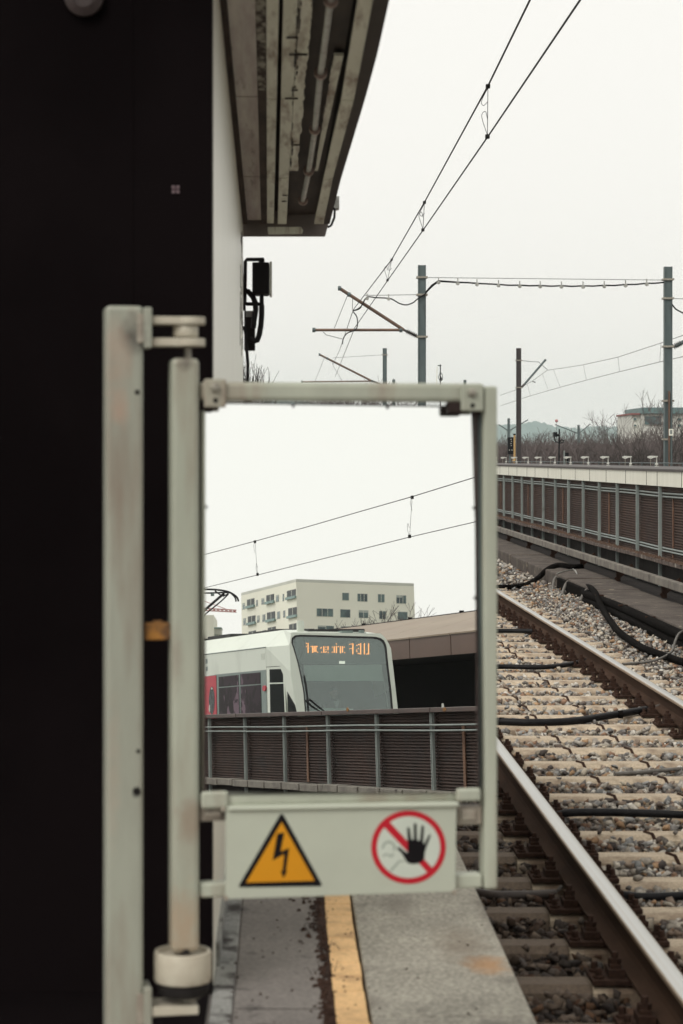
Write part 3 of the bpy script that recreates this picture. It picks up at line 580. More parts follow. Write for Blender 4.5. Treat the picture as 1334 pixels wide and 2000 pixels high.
# one sleeper with its fastenings, then copies
YS0, PITCH = 6.93 - .6 * 5, .6
def sleeper_proto():
    t = thing('sleeper', (2.04, YS0, ZS), 'beige concrete sleeper lying in the ballast under the rails', 'sleeper', 'sleepers of the track')
    sec = [(-.105, -.14), (-.09, -.024), (-.056, 0), (.056, 0), (.09, -.024), (.105, -.14)]
    def bar(x0, x1):
        m = MB(); m.prism([(x0, YS0 + y, ZS + z) for y, z in sec], (x1 - x0, 0, 0)); return m
    bar(1.10, 3.24).build('body', Mt['sleeper'], t, bevel=.003)
    bar(.80, 1.0985).build('dark_end', Mt['sleeper_dark'], t, bevel=.003)  # length by the platform is a darker brown
    for xc in RX:
        m = MB(); m.box(xc - .19, YS0 - .085, ZS, xc + .19, YS0 + .085, ZS + .02); bp = m.build('base_plate', Mt['rust'], t, bevel=.003)
        for s_ in (-1, 1):
            m = MB(); x = xc + s_ * .10
            m.box(x - .028, YS0 - .05, ZS + .0205, x + .03, YS0 + .05, ZS + .048); m.box(x - .02, YS0 - .028, ZS + .0485, x + .02, YS0 + .028, ZS + .062)
            m.lathe((x, YS0, ZS + .0625), [(.024, 0), (.024, .018)], 6); m.lathe((x, YS0, ZS + .081), [(.013, 0), (.012, .022)], 8); m.build('rail_clip', Mt['rust'], bp)
            m = MB(); x = xc + s_ * .165
            for dy in (-.05, .05):
                m = MB(); m.lathe((x, YS0 + dy, ZS + .0205), [(.02, 0), (.02, .008), (.013, .012), (.012, .035)], 6); m.build('sleeper_screw', Mt['rust'], bp)
    for xc in (1.83, 2.22):
        m = MB(); d = Vector((.045, -.10, 0)); pth = [Vector((xc - .018, YS0 + .02, ZS + .003)), Vector((xc + .008, YS0 - .054, ZS + .004)), Vector((xc + .02, YS0 - .098, ZS - .03))]
        for a, b in zip(pth, pth[1:]): m.tube([a, b], .009, 5)
        m.build('iron_strap', Mt['rust'], t)
    return t
sl0 = sleeper_proto(); srng = random.Random(3)
for k in range(1, 72):
    c_ = copy_tree(sl0); c_.location.y += PITCH * k + srng.uniform(-.012, .012); c_.location.z += srng.uniform(-.006, .003)
# ballast: crushed stone, one heap nobody could count
def stone(seed):
    r = random.Random(seed); bm = bmesh.new()
    for k in range(10):
        v = Vector((r.gauss(0,1), r.gauss(0,1), r.gauss(0,1))).normalized() * r.uniform(.75, 1.0); bm.verts.new((v.x * r.uniform(.85,1.25), v.y * .82, v.z * .66))
    res = bmesh.ops.convex_hull(bm, input=bm.verts); junk = [g for g in res['geom_interior'] + res['geom_unused'] if isinstance(g, bmesh.types.BMVert)]
    bmesh.ops.delete(bm, geom=list(set(junk)), context='VERTS'); bmesh.ops.triangulate(bm, faces=bm.faces); bm.verts.index_update()
    out = (np.array([v.co[:] for v in bm.verts]), np.array([[v.index for v in f.verts] for f in bm.faces])); bm.free(); return out
protos = [stone(s) for s in range(24)]
def ballast(name, n, region, size, seed):
    r = np.random.default_rng(seed); V = []; Fc = []; Cc = []; base = 0; cnt = 0
    while cnt < n:
        x, y = region(r)
        if x is None: continue
        ph = (y - YS0 + .3) % PITCH - .3
        s = size * r.uniform(.55, 1.35) * .5
        z = -.444 + r.normal(0, .011)
        onsl = .8 < x < 3.24 and abs(ph) < .090 + s * .72
        if onsl:
            if r.random() > .03 or s > size * .45: continue
            z = ZS + s * .45
        if x > 3.3: z += .03 * min(1, (x - 3.3) / .4)
        if any(abs(x - q) < .075 for q in RX): continue
        if any(abs(x - q) < .2 for q in RX): z -= .012
        v, f = protos[int(r.integers(len(protos)))]
        a, b_, c_ = r.uniform(0, 2*PI), r.normal(0, .45), r.normal(0, .45)
        Rm = np.array(Matrix.Rotation(a, 3, 'Z') @ Matrix.Rotation(b_, 3, 'X') @ Matrix.Rotation(c_, 3, 'Y'))
        V.append((v * s * r.uniform(.8, 1.25, 3)) @ Rm.T + (x, y, z)); Fc.append(f + base); base += len(v)
        Cc.append(np.repeat(r.random(), len(f))); cnt += 1
    V = np.concatenate(V); Fc = np.concatenate(Fc); Cc = np.concatenate(Cc)
    me = bpy.data.meshes.new(name); me.vertices.add(len(V)); me.vertices.foreach_set('co', V.ravel().astype(np.float32))
    me.loops.add(Fc.size); me.loops.foreach_set('vertex_index', Fc.ravel().astype(np.int32)); me.polygons.add(len(Fc))
    me.polygons.foreach_set('loop_start', np.arange(0, Fc.size, 3, dtype=np.int32)); me.polygons.foreach_set('loop_total', np.full(len(Fc), 3, dtype=np.int32))
    me.update(calc_edges=True); at = me.attributes.new('stone', 'FLOAT', 'FACE'); at.data.foreach_set('value', Cc.astype(np.float32))
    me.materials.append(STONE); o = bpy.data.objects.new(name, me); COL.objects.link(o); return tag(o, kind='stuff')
m_ = bpy.data.materials.new('ballast_stone'); m_.use_nodes = True; nt = m_.node_tree; b_ = nt.nodes['Principled BSDF']; b_.inputs['Roughness'].default_value = .85; b_.inputs['Specular IOR Level'].default_value = .3
at_ = nt.nodes.new('ShaderNodeAttribute'); at_.attribute_name = 'stone'; rp = nt.nodes.new('ShaderNodeValToRGB'); el = rp.color_ramp.elements; rp.color_ramp.interpolation = 'CONSTANT'
cols = [(.26,.23,.195), (.13,.115,.10), (.38,.345,.29), (.20,.155,.12), (.075,.062,.055), (.31,.285,.25), (.16,.16,.155), (.26,.165,.095), (.44,.41,.36), (.11,.085,.07), (.24,.215,.18), (.19,.115,.075), (.15,.14,.13), (.33,.29,.23), (.055,.046,.042), (.23,.225,.215)]
while len(el) < len(cols): el.new(.5)
for i, c_ in enumerate(cols): el[i].position = i / len(cols); el[i].color = tuple(min(.6, q * 1.3) for q in c_) + (1,)
no = nt.nodes.new('ShaderNodeTexNoise'); no.inputs['Scale'].default_value = 55; no.inputs['Detail'].default_value = 5
tcx = nt.nodes.new('ShaderNodeTexCoord'); nt.links.new(tcx.outputs['Object'], no.inputs['Vector'])
mr = nt.nodes.new('ShaderNodeMapRange'); mr.inputs[1].default_value = .3; mr.inputs[2].default_value = .7; mr.inputs[3].default_value = .6; mr.inputs[4].default_value = 1.25; nt.links.new(no.outputs[0], mr.inputs[0])
mx = nt.nodes.new('ShaderNodeMix'); mx.data_type = 'RGBA'; mx.blend_type = 'MULTIPLY'; mx.inputs[0].default_value = 1
nt.links.new(at_.outputs['Fac'], rp.inputs[0]); nt.links.new(rp.outputs[0], mx.inputs[6]); nt.links.new(mr.outputs[0], mx.inputs[7])
# stones turn darker and browner towards the platform
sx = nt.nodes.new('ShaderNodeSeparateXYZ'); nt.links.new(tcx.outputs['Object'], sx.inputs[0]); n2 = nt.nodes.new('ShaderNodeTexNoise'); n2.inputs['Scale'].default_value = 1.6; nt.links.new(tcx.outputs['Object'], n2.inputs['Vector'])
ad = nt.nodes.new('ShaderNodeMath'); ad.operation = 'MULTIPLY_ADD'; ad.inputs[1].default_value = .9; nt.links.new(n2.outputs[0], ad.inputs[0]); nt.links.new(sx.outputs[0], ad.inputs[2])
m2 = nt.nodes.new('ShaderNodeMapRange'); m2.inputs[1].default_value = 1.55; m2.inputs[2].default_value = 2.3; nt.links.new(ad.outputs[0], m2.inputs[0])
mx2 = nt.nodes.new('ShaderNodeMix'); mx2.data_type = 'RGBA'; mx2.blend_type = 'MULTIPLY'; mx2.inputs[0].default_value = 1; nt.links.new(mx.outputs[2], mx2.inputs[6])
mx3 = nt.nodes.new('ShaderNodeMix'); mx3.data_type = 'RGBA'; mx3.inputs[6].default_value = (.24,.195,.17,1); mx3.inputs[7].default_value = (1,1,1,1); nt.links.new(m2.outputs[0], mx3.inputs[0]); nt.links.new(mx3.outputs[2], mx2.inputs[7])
nt.links.new(mx2.outputs[2], b_.inputs['Base Color'])
STONE = m_
def reg_near(r):
    y = r.uniform(5.6, 13); x = r.uniform(XE, 3.9); return (x, y) if x < .24 * y + .9 else (None, None)
def reg_mid(r):
    y = 13 + 17 * r.random() ** 1.2; x = r.uniform(.9, 3.98); return (x, y) if x > .08 * y - .3 else (None, None)
def reg_far(r):
    return r.uniform(2.0, 3.98), r.uniform(30, 60)
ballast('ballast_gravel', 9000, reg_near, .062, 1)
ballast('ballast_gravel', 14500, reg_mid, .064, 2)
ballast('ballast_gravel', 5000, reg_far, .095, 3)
# hoses and pipes crossing the track
def on(u, v, z): return PZ(u, v, z)
def smooth_path(pts, k=6):
    out = []; n = len(pts)
    for i in range(n - 1):
        p0, p1, p2, p3 = pts[max(i-1,0)], pts[i], pts[i+1], pts[min(i+2,n-1)]
        for j in range(k):
            t = j / k; out.append(.5 * ((2*p1) + (p2-p0)*t + (2*p0-5*p1+4*p2-p3)*t*t + (3*p1-p0-3*p2+p3)*t**3))
    return out + [pts[-1]]
def hose(px, r, mtl, name, lab, cat, zs):
    pts = [on(u, v, z) for (u, v), z in zip(px, zs)]; m = MB(); m.tube(smooth_path(pts), r, 10)
    o = m.build(name, mtl, origin=pts[0], smooth=True); return tag(o, lab, cat)
z0 = -.388
hose([(900, 1405), (975, 1409), (1040, 1411), (1120, 1408), (1200, 1396), (1262, 1386)], .026, Mt['hose'], 'hose', 'thick black hose lying right across the sleepers between the rails to a dull connector', 'hose', [z0]*6)
for i_, (u_, v_, t_) in enumerate(((1212, 1395.5, .003), (980, 1409, .003))):
    q_ = on(u_, v_, z0); m = MB(); m.tube([q_ - Vector((.016, 0, 0)), q_ + Vector((.016, 0, 0))], .0285, 12); o = m.build('hose_band', Mt['oldcable'], origin=q_); tag(o, ('dull band round the thick hose close to the far rail', 'dull band round the thick hose close to the gate')[i_], 'band')
hose([(1258, 1387), (1275, 1384), (1290, 1378)], .016, Mt['brownpipe'], 'hose_connector', 'short brown connector where the thick hose meets the far rail', 'connector', [z0, z0, z0 + .02])
hose([(1090, 1592), (1120, 1587), (1200, 1587), (1300, 1590), (1400, 1594)], .021, Mt['hose'], 'hose', 'black hose beside the near rail, running straight out of the right edge', 'hose', [z0 - .02, z0, z0, z0, z0])
hose([(930, 1304), (985, 1302), (1060, 1303), (1110, 1298), (1150, 1289)], .022, Mt['hose'], 'hose', 'black hose across the sleepers beyond the thick one, ending at the far rail', 'hose', [z0]*5)
hose([(930, 1233), (985, 1232), (1040, 1233)], .024, Mt['hose'], 'hose', 'short black hose stub reaching out from behind the gate', 'hose', [z0]*3)
hose([(900, 1737), (960, 1748), (1020, 1749), (1085, 1746)], .020, Mt['brownpipe'], 'pipe', 'brown pipe between the platform edge and the near rail', 'pipe', [-.42]*4)
hose([(1215, 1748), (1260, 1752), (1330, 1750), (1400, 1750)], .018, Mt['hose'], 'hose', 'thin black hose lowest of those right of the near rail', 'hose', [-.42]*4)
hose([(1200, 1512), (1260, 1508), (1330, 1502), (1390, 1500)], .013, Mt['pipe'], 'pipe', 'grey pipe lying on the stones between two sleepers', 'pipe', [-.41]*4)
# ================================================================== PLINTH, GUARD BEAM, BARRIER
m = MB(); XP = 4.0; ZP = -.23
y = 8.
k = 0
pl = thing('cable_trough', (XP, 8, -.62), 'long weathered concrete cable trough between ballast and barrier', 'trough')
while y < 80:
    l = 2.4; jx = rnd.uniform(-.012, .012); jz = rnd.uniform(-.012, .01)
    if y < 62:
        m = MB(); m.box(XP + jx, y + .012, -.62, XP + .62 + jx, y + l - .012, ZP + jz); m.build('lid_block', Mt['plinth'], pl, bevel=.02)
    y += l
m = MB(); m.box(XP + .64, 6, -.62, 5.4, 80, ZP - .03); struct(m, 'walkway', Mt['walk'])
for dz, dx in ((-.30, -.05), (-.385, -.07), (-.45, -.03)):
    pts = [Vector((XP + dx + .015 * math.sin(yy * .9 + dz * 9), yy, dz + .012 * math.sin(yy * .7 + dx * 40))) for yy in np.linspace(9, 27.6, 40)]
    m = MB(); m.tube(pts, .052, 10); o = m.build('trough_cable', Mt['oldcable'], origin=pts[0], smooth=True)
    tag(o, {-.30: 'topmost thick black cable along the face of the concrete trough', -.385: 'middle thick black cable along the face of the concrete trough', -.45: 'lowest thick black cable along the trough, half in the stones'}[dz], 'cable', 'cables along the trough')
for i, yy in enumerate((14.5, 17.5, 20.5, 22.6, 24.4, 26.2)):
    m = MB(); m.box(XP - .13, yy - .02, -.50, XP - .018, yy + .02, -.485); m.box(XP - .018, yy - .02, -.5, XP - .004, yy + .02, -.24); m.box(XP - .11, yy - .02, -.256, XP - .018, yy + .02, -.24)
    o = m.build('cable_hook', Mt['rust'], origin=(XP, yy, -.5)); tag(o, 'rusty hook holding the thick cables to the trough', 'hook', 'cable hooks on the trough')
pts = [PX(1140, 1146, 4.12), PX(1152, 1147, 4.06), PX(1163, 1158, 3.96), PX(1175, 1185, 3.84), PX(1190, 1210, 3.70), PZ(1208, 1233, -.355), PZ(1230, 1250, -.375), PZ(1260, 1268, -.38), PZ(1295, 1280, -.38), PZ(1333, 1293, -.38), PZ(1400, 1312, -.38)]
m = MB(); m.tube(smooth_path(pts), .036, 12); o = m.build('thick_cable', Mt['oldcable'], origin=pts[0], smooth=True); tag(o, 'thick black cable curving down off the trough onto the stones', 'cable')
pts = [PZ(1216, 1297, -.40), PZ(1255, 1294, -.40), PZ(1290, 1286, -.37), PX(1312, 1272, 3.62), PX(1319, 1252, 3.7), PX(1328, 1236, 3.85), PX(1345, 1230, 4.1)]
m = MB(); m.tube(smooth_path(pts), .012, 8); o = m.build('thin_pipe', Mt['pipe'], origin=pts[0], smooth=True); tag(o, 'thin grey pipe bending up over the trough at the right edge', 'pipe')
pts = [PZ(930, 1147, -.41), PZ(985, 1147, -.41), PZ(1025, 1143, -.41), PX(1052, 1128, 3.9), PX(1068, 1113, 4.02), PX(1090, 1104, 4.2), PX(1118, 1107, 4.4), PX(1135, 1106, 4.62)]
m = MB(); m.tube(smooth_path(pts), .040, 10); o = m.build('thick_cable', Mt['oldcable'], origin=pts[0], smooth=True); tag(o, 'thick black cable climbing from the stones over the trough', 'cable')
for (pp, lab) in (([(1080, 1104), (1100, 1102), (1118, 1110), (1127, 1120)], 'white wire loop curling on top of the trough'), ([(1088, 1120), (1105, 1115), (1122, 1113), (1127, 1121)], 'second white wire loop lying lower on the trough top')):
    pts = [PZ(u, v, ZP + .015) for u, v in pp]; m = MB(); m.tube(smooth_path(pts), .008, 6); o = m.build('loose_wire', Mt['clamp'], origin=pts[0]); tag(o, lab, 'wire')
m = MB(); m.box(XP - .06, 27.2, -.52, XP - .005, 30.2, -.25); o = m.build('cable_cover', Mt['oldcable'], origin=(XP, 28, -.5), bevel=.02); tag(o, 'black cover plate on the trough face where the cables end', 'cover')
for i, (yy, xx) in enumerate(((30.4, 3.9), (27.4, 3.86), (29.2, 3.88))):
    pts = [Vector((XP - .03, yy, -.25)), Vector((XP - .07, yy, -.30)), Vector((xx, yy - .1, -.40)), Vector((xx - .06, yy - .5, -.44))]
    m = MB(); m.tube(smooth_path(pts), .022, 8); o = m.build('conduit', Mt['pipe'], origin=pts[0], smooth=True); tag(o, 'short grey conduit dropping from the trough into the stones', 'conduit', 'conduits off the trough')
gb = thing('guard_beam', (4.58, 6, -.2), 'long pale concrete guard beam at knee height before the barrier', 'beam')
y = 6.
while y < 78:
    m = MB(); m.box(4.55, y + .01, -.085, 4.63, y + 4.7, .013); m.build('beam_length', Mt['guard'], gb, bevel=.008); y += 4.71
for k in range(20):
    yy = 8.3 + 3.5 * k
    m = MB(); m.box(4.64, yy - .03, ZP - .025, 4.70, yy + .03, -.02); m.obox((4.75, yy, -.13), Vector((.12, 0, .10)), Vector((0, .02, 0)), Vector((.015, 0, -.018))); m.build('strut', Mt['rust'], gb)
def barrier(name, X, Y0, Y1, zb, zt, spacing, yph, lab, white, mirror=False):
    t = thing(name, (X, Y0, zb), lab, 'barrier')
    # louvre sheet: ribs pressed along the wall
    n = 26 if not mirror else 24; pr = []
    h = (zt - zb) / n
    for i in range(n): pr += [(X, zb + h * i), (X - .022, zb + h * (i + .25)), (X - .022, zb + h * (i + .62)), (X, zb + h * (i + .72))]
    pr += [(X, zt), (X + .05, zt), (X + .05, zb)]
    lv = 'louver' if not mirror else 'louver_back'
    yy = yph
    while yy > Y0: yy -= spacing
    posts = []
    while yy < Y1:
        yy += spacing; posts.append(yy)
    for a in posts[:-1]:
        m = MB(); sweep(m, [(x - X, z) for x, z in pr], X, 0, [a + .012, a + spacing - .012]); m.build('louvre_panel', Mt[lv], t)
    xp = X - .075
    for a in posts:
        m = MB()
        if mirror: m.box(xp - .016, a - .024, zb - .4, xp + .016, a - .014, zt + .03); m.box(xp - .016, a + .014, zb - .4, xp + .016, a + .024, zt + .03); m.box(xp - .006, a - .0138, zb - .4, xp + .006, a + .0138, zt + .028)
        else: m.box(xp - .022, a - .022, zb - .38, xp + .022, a + .022, zt)
        m.build('post', Mt['palepost' if mirror else 'wallpost'], t, bevel=0 if mirror else .005)
    for i, fr in enumerate((.095, .14, .865, .905)):
        if mirror and i > 1: break
        fr = fr if not mirror else (.155, .225)[i]
        z = zt - (zt - zb) * fr; xx = X - .045 if not mirror else X - .115; m = MB(); m.tube([Vector((xx, yy_, z + .004 * math.sin(yy_ * 1.3))) for yy_ in np.linspace(posts[0], posts[-1], 60)], .010 if mirror else .013, 8); m.build('conduit', Mt['wallpost'], t, smooth=True)
    for k, a in enumerate(posts[:-1]):
        if k % 3 == (2 if mirror else 1):
            f_ = .62 if not mirror else .45
            m = MB(); m.box(X - .035, a + spacing * f_ - .03, zb + .01, X - .024, a + spacing * f_ + .03, zt - .12); m.build('rusty_strip', Mt['rustpost'], t)
    # ledge in lengths
    yy = posts[0]; LL = 1.2 if not mirror else .62
    while yy < posts[-1]:
        m = MB(); jz = rnd.uniform(-.006, .006)
        g_ = .016 if mirror else .006; m.box(X - .20, yy + g_, zb - (.085 if mirror else .055) + jz, X + .1, yy + LL - g_, zb - .002 + jz); m.build('ledge_block', Mt['guard' if mirror else 'ledge_face'], t, bevel=.008); yy += LL
    if not mirror:
        # moss and litter on the ledge
        m = MB()
        for k in range(2600):
            y_ = rnd.uniform(20, 62); x_ = X - rnd.uniform(.085, .20); s_ = rnd.uniform(.012, .04)
            m.add([(x_ - s_*.5, y_ - s_, zb), (x_ + s_*.5, y_ - s_, zb), (x_ + s_*.4, y_ + s_, zb), (x_ - s_*.5, y_ + s_, zb), (x_, y_, zb + s_ * .7)], [(0,1,4), (1,2,4), (2,3,4), (3,0,4)])
        o = m.build('moss', Mt['ledge'], t); o['kind'] = 'stuff'
    m = MB(); m.box(X - .02, posts[0], zb - .4, X + .03, posts[-1], zb - .06); m.build('foot_board', Mt['walk'], t)
    return t, posts
bw, posts = barrier('noise_barrier', 5.0, 2, 66, .165, 1.077, 1.74, 27.5, 'brown louvred barrier with grey-green posts and a white parapet', True)
y = 6.; k = 0
joints = [4.6, 6.3, 8., 9.7, 11.4, 13.1, 14.8, 16.5, 18.2, 19.9, 21.6, 23.3, 25.0]
for u in (1331.5, 1283.6, 1262.7, 1221.9, 1184, 1151.8, 1123.6, 1096, 1070.5, 1045.2, 1029.3, 1009.9, 993.6): joints.append(F * 4.9 / (u - CX))
joints += [joints[-1] + 1.8 * k for k in range(1, 8)]
for a, b in zip(joints, joints[1:]):
    m = MB(); m.box(4.9, a + .008, 1.082, 5.4, b - .008, 1.272); m.build('parapet_panel', Mt['parapet'], bw)
    m = MB(); m.box(4.897, b - .011, 1.084, 4.93, b + .011, 1.27); m.build('joint_cover', Mt['coping'], bw)
m = MB(); m.box(4.885, 2, 1.2722, 6.9, 66, 1.303); m.build('coping', Mt['coping'], bw)
m = MB(); m.box(5.41, 2, .2, 6.9, 66, 1.272); m.build('core', Mt['coping'], bw)
# ================================================================== OVERHEAD LINE
def mast(u, v_top, Y, w, mtl, lab, zbase=-.6, clamps=(), d=None):
    p = P(u, v_top, Y); t = thing('catenary_mast', (p.x, Y, zbase), lab, 'mast')
    m = MB(); tw = w * .12; d = d or w
    m.box(p.x - w/2, Y - d/2, zbase, p.x - w/2 + tw, Y + d/2, p.z); m.box(p.x + w/2 - tw, Y - d/2, zbase, p.x + w/2, Y + d/2, p.z)
    m.box(p.x - w/2 + tw, Y - d*.38, zbase, p.x + w/2 - tw, Y + d*.38, p.z - .004)
    m.build('mast_body', mtl, t)
    for v in clamps:
        z = P(u, v, Y).z; m = MB(); m.box(p.x - w*.72, Y - d*.62, z - .025, p.x + w*.72, Y - d*.52, z + .025); m.box(p.x - w*.72, Y + d*.52, z - .025, p.x + w*.72, Y + d*.62, z + .025)
        m.box(p.x - w*.72, Y - d*.52, z - .02, p.x - w*.62, Y + d*.52, z + .02); m.box(p.x + w*.62, Y - d*.52, z - .02, p.x + w*.72, Y + d*.52, z + .02); m.build('clamp', Mt['bolt'], t)
    return t
def ptube(m, px, Y, r, n=6): return m.tube([P(u, v, Y) for u, v in px], r, n)
YA = 55.0
m1 = mast(824, 518, YA, .20, Mt['mast'], 'tall grey-green mast carrying the rusty brackets over the near track', clamps=(542, 576, 658))
m2 = mast(1304.5, 521, YA, .20, Mt['mast'], 'tall grey-green mast at the right edge beyond the parapet', clamps=(546, 583, 677, 783, 858))
m = MB(); a = P(1299, 765, YA); b = P(1300.5, 912, YA - .2)
m.box(P(1303, 0, YA).x, YA - .2, .3, P(1306, 0, YA).x, YA - .13, P(0, 764, YA).z); m.build('cable_guard', Mt['copper'], m2)
m = MB(); m.box(P(1307.5, 0, YA).x, YA - .19, .3, P(1310, 0, YA).x, YA - .13, P(0, 766, YA).z); m.build('channel', Mt['mast'], m2)
m = MB(); m.box(P(1303.5, 0, YA).x, YA - .215, P(0, 851, YA).z, P(1312, 0, YA).x, YA - .205, P(0, 838, YA).z); pl_ = m.build('number_plate', Mt['parapet'], m2)
m = MB(); m.box(P(1305.5, 0, YA).x, YA - .218, P(0, 848, YA).z, P(1310, 0, YA).x, YA - .2155, P(0, 840, YA).z); m.build('plate_field', Mt['wallpost'], pl_)
m3 = mast(751.5, 680, 105, .20, Mt['mast'], 'second grey-green mast along the near track, smaller and farther off', clamps=(693,))
mast(769, 741, 150, .20, Mt['mast'], 'third far mast just right of the second one, top above the gate rail')
m4 = mast(1013, 680, 100, .22, Mt['mastbrown'], 'dark brown mast standing beyond the barrier with an arm to the right', clamps=(704, 757))
m5 = mast(1130, 830, 190, .2, Mt['mast'], 'thin far mast with two raised arms before the woodland')
m6 = mast(993.5, 817, 175, .2, Mt['mast'], 'thin far mast with two arms behind the black signal')
mast(908, 742, 140, .18, Mt['mast'], 'far mast whose tip peeps over the right gate clamp')
for t, Y, arms in ((m5, 190, [((1130, 847), (1084, 829)), ((1130, 847), (1153, 828))]), (m6, 175, [((993.5, 842), (974, 829)), ((993.5, 842), (1031, 820))])):
    for a in arms:
        m = MB(); ptube(m, a, Y, .05); m.build('arm', Mt['mast'], t)
def bracket(parent, Y, diag, ins, hor, ties, r):
    b = parent
    m = MB(); ptube(m, diag, Y, r, 10); br = m.build('diagonal_tube', Mt['copper'], b)
    m = MB(); ptube(m, hor, Y, r * .8, 8); m.build('pull_off_tube', Mt['copper'], b)
    m = MB(); ptube(m, ins, Y, r * .7, 8); pa, pb_ = P(*ins[0], Y), P(*ins[-1], Y); d = (pb_ - pa).normalized()
    for k in range(6): m.lathe(pa + (pb_ - pa) * (.25 + .1 * k), [(r * 1.0, 0), (r * 1.7, .015), (r * 1.0, .03)], 10, d)
    m.build('insulator', Mt['insul'], b)
    m = MB()
    for tt in ties: ptube(m, tt, Y, .008, 4)
    m.build('tie_wire', Mt['thinwire'], b)
    for (u, v) in (hor[-1], diag[0], hor[0], ((diag[0][0]*.85 + diag[1][0]*.15), (diag[0][1]*.85 + diag[1][1]*.15))):
        m = MB(); m.lathe(P(u, v, Y) - Vector((.04, 0, 0)), [(r * 1.35, 0), (r * 1.35, .08)], 8, Vector((1, 0, 0))); m.build('fitting', Mt['mast'], b)
bracket(m1, YA, [(663, 563), (788, 644)], [(786, 643), (819, 659)], [(613, 644.5), (783, 644.5)], [[(679, 576), (653, 641)], [(689, 580), (688, 606)], [(631, 648), (637, 654), (668, 662)], [(712, 577), (817, 575.5)], [(831, 542), (1298, 547)], [(1312, 583), (1345, 584)]], .045)
bracket(m3, 105, [(624, 692.5), (726, 744)], [(724, 743), (746, 752)], [(590, 746), (727, 744.5)], [[(634, 698), (615, 745)], [(648, 702), (651, 715), (668, 743)], [(650, 699), (748, 693)]], .05)
m = MB(); ptube(m, [(1018, 757), (1024, 751)], 100, .055, 8)
m.build('insulator', Mt['insul'], m4)
m = MB(); ptube(m, [(1023, 752), (1066, 702)], 100, .05, 8); m.build('diagonal_tube', Mt['mast'], m4)
m = MB(); ptube(m, [(1017, 704), (1035, 706), (1052, 707), (1069, 722)], 100, .012, 4); ptube(m, [(1040, 745), (1046, 747)], 100, .02, 4); m.build('tie_wire', Mt['wire'], m4)
# span cable with hangers
cab = [(831, 573), (840, 563), (849, 555), (858, 549.5), (876, 550.5), (894, 551.5), (913, 552), (931, 553.5), (952, 554.5), (973, 555.5), (994, 557.2), (1015, 557), (1035, 558.2), (1055, 557.7), (1076, 559), (1096, 558), (1117, 559.3), (1138, 558.3), (1159, 558.8), (1180, 557.3), (1200, 557.6), (1221, 555.8), (1242, 555.5), (1263, 553.3), (1280, 553.2), (1297, 551.5)]
sc_ = thing('span_cable', P(858, 549, YA), 'sagging black feeder cable hung on clamps between the two tall masts', 'cable')
m = MB(); m.tube([P(u, v, YA - .14) for u, v in cab], .022, 6); m.tube([P(831, 571, YA - .16), P(843, 557, YA - .16), P(856, 548, YA - .16), P(894, 550.8, YA - .16), P(931, 552.8, YA - .16)], .016, 6); m.build('feeder', Mt['wire'], sc_)
for u in (856.5, 894, 931.5, 973.5, 1015, 1055, 1096.5, 1138.6, 1180, 1221.6, 1263):
    v = [b for a, b in cab if abs(a - u) < 3] or [555]
    m = MB(); p = P(u, v[0], YA - .14); m.box(p.x - .012, p.y - .03, p.z - .02, p.x + .012, p.y + .01, p.z + .11); m.lathe(p - Vector((0, .045, .03)), [(.05, 0), (.05, .03)], 10, Vector((0, 1, 0))); m.build('hanger', Mt['clamp'], sc_)
jc = thing('jumper_cable', P(793, 595, YA), 'black jumper cable looping from the mast to the wires over the near track', 'cable')
m = MB()
m.tube(smooth_path([P(u, v, YA - .14) for u, v in ((831, 574), (816, 583.5), (807, 591), (793.5, 595.5), (780, 592.5), (768, 585.6), (759, 582.6), (735, 581.4), (717, 580.5), (708, 594), (702, 603), (690, 607))]), .018, 6)
m.tube(smooth_path([P(u, v, YA - .1) for u, v in ((717, 580), (712, 585), (706, 597), (697, 604), (690, 606))]), .013, 6)
m.tube(smooth_path([P(u, v, YA - .1) for u, v in ((690, 609), (697.5, 621), (696, 642), (678, 651), (670.5, 661.5), (669, 672))]), .016, 6); m.build('loop', Mt['wire'], jc)
for u, v in ((717, 581), (759, 582)):
    m = MB(); p = P(u, v, YA - .14); m.box(p.x - .012, p.y - .03, p.z - .02, p.x + .012, p.y + .01, p.z + .1); m.lathe(p - Vector((0, .045, .03)), [(.045, 0), (.045, .03)], 10, Vector((0, 1, 0))); m.build('hanger', Mt['clamp'], jc)
m = MB(); ptube(m, [(1312, 594), (1320, 604), (1334, 611.5), (1350, 613)], YA, .02); o = m.build('span_cable', Mt['wire'], origin=P(1312, 594, YA)); tag(o, 'short drooping cable leaving the right-hand mast at the picture edge', 'cable')
ins_ = thing('insulator_arm', P(1313, 678, YA), 'ribbed insulator arm sticking out to the right of the edge mast', 'insulator')
m = MB(); ptube(m, [(1312, 678), (1320, 676)], YA, .03); ptube(m, [(1320, 676), (1345, 662)], YA, .05, 8); m.build('rod', Mt['mast'], ins_)
m = MB()
for k in range(5): m.lathe(P(1315.5 + k * 3.2, 677.5 - k * 1.6, YA), [(.04, 0), (.085, .012), (.04, .024)], 10, Vector((1, 0, .5)))
m.build('sheds', Mt['insul'], ins_)
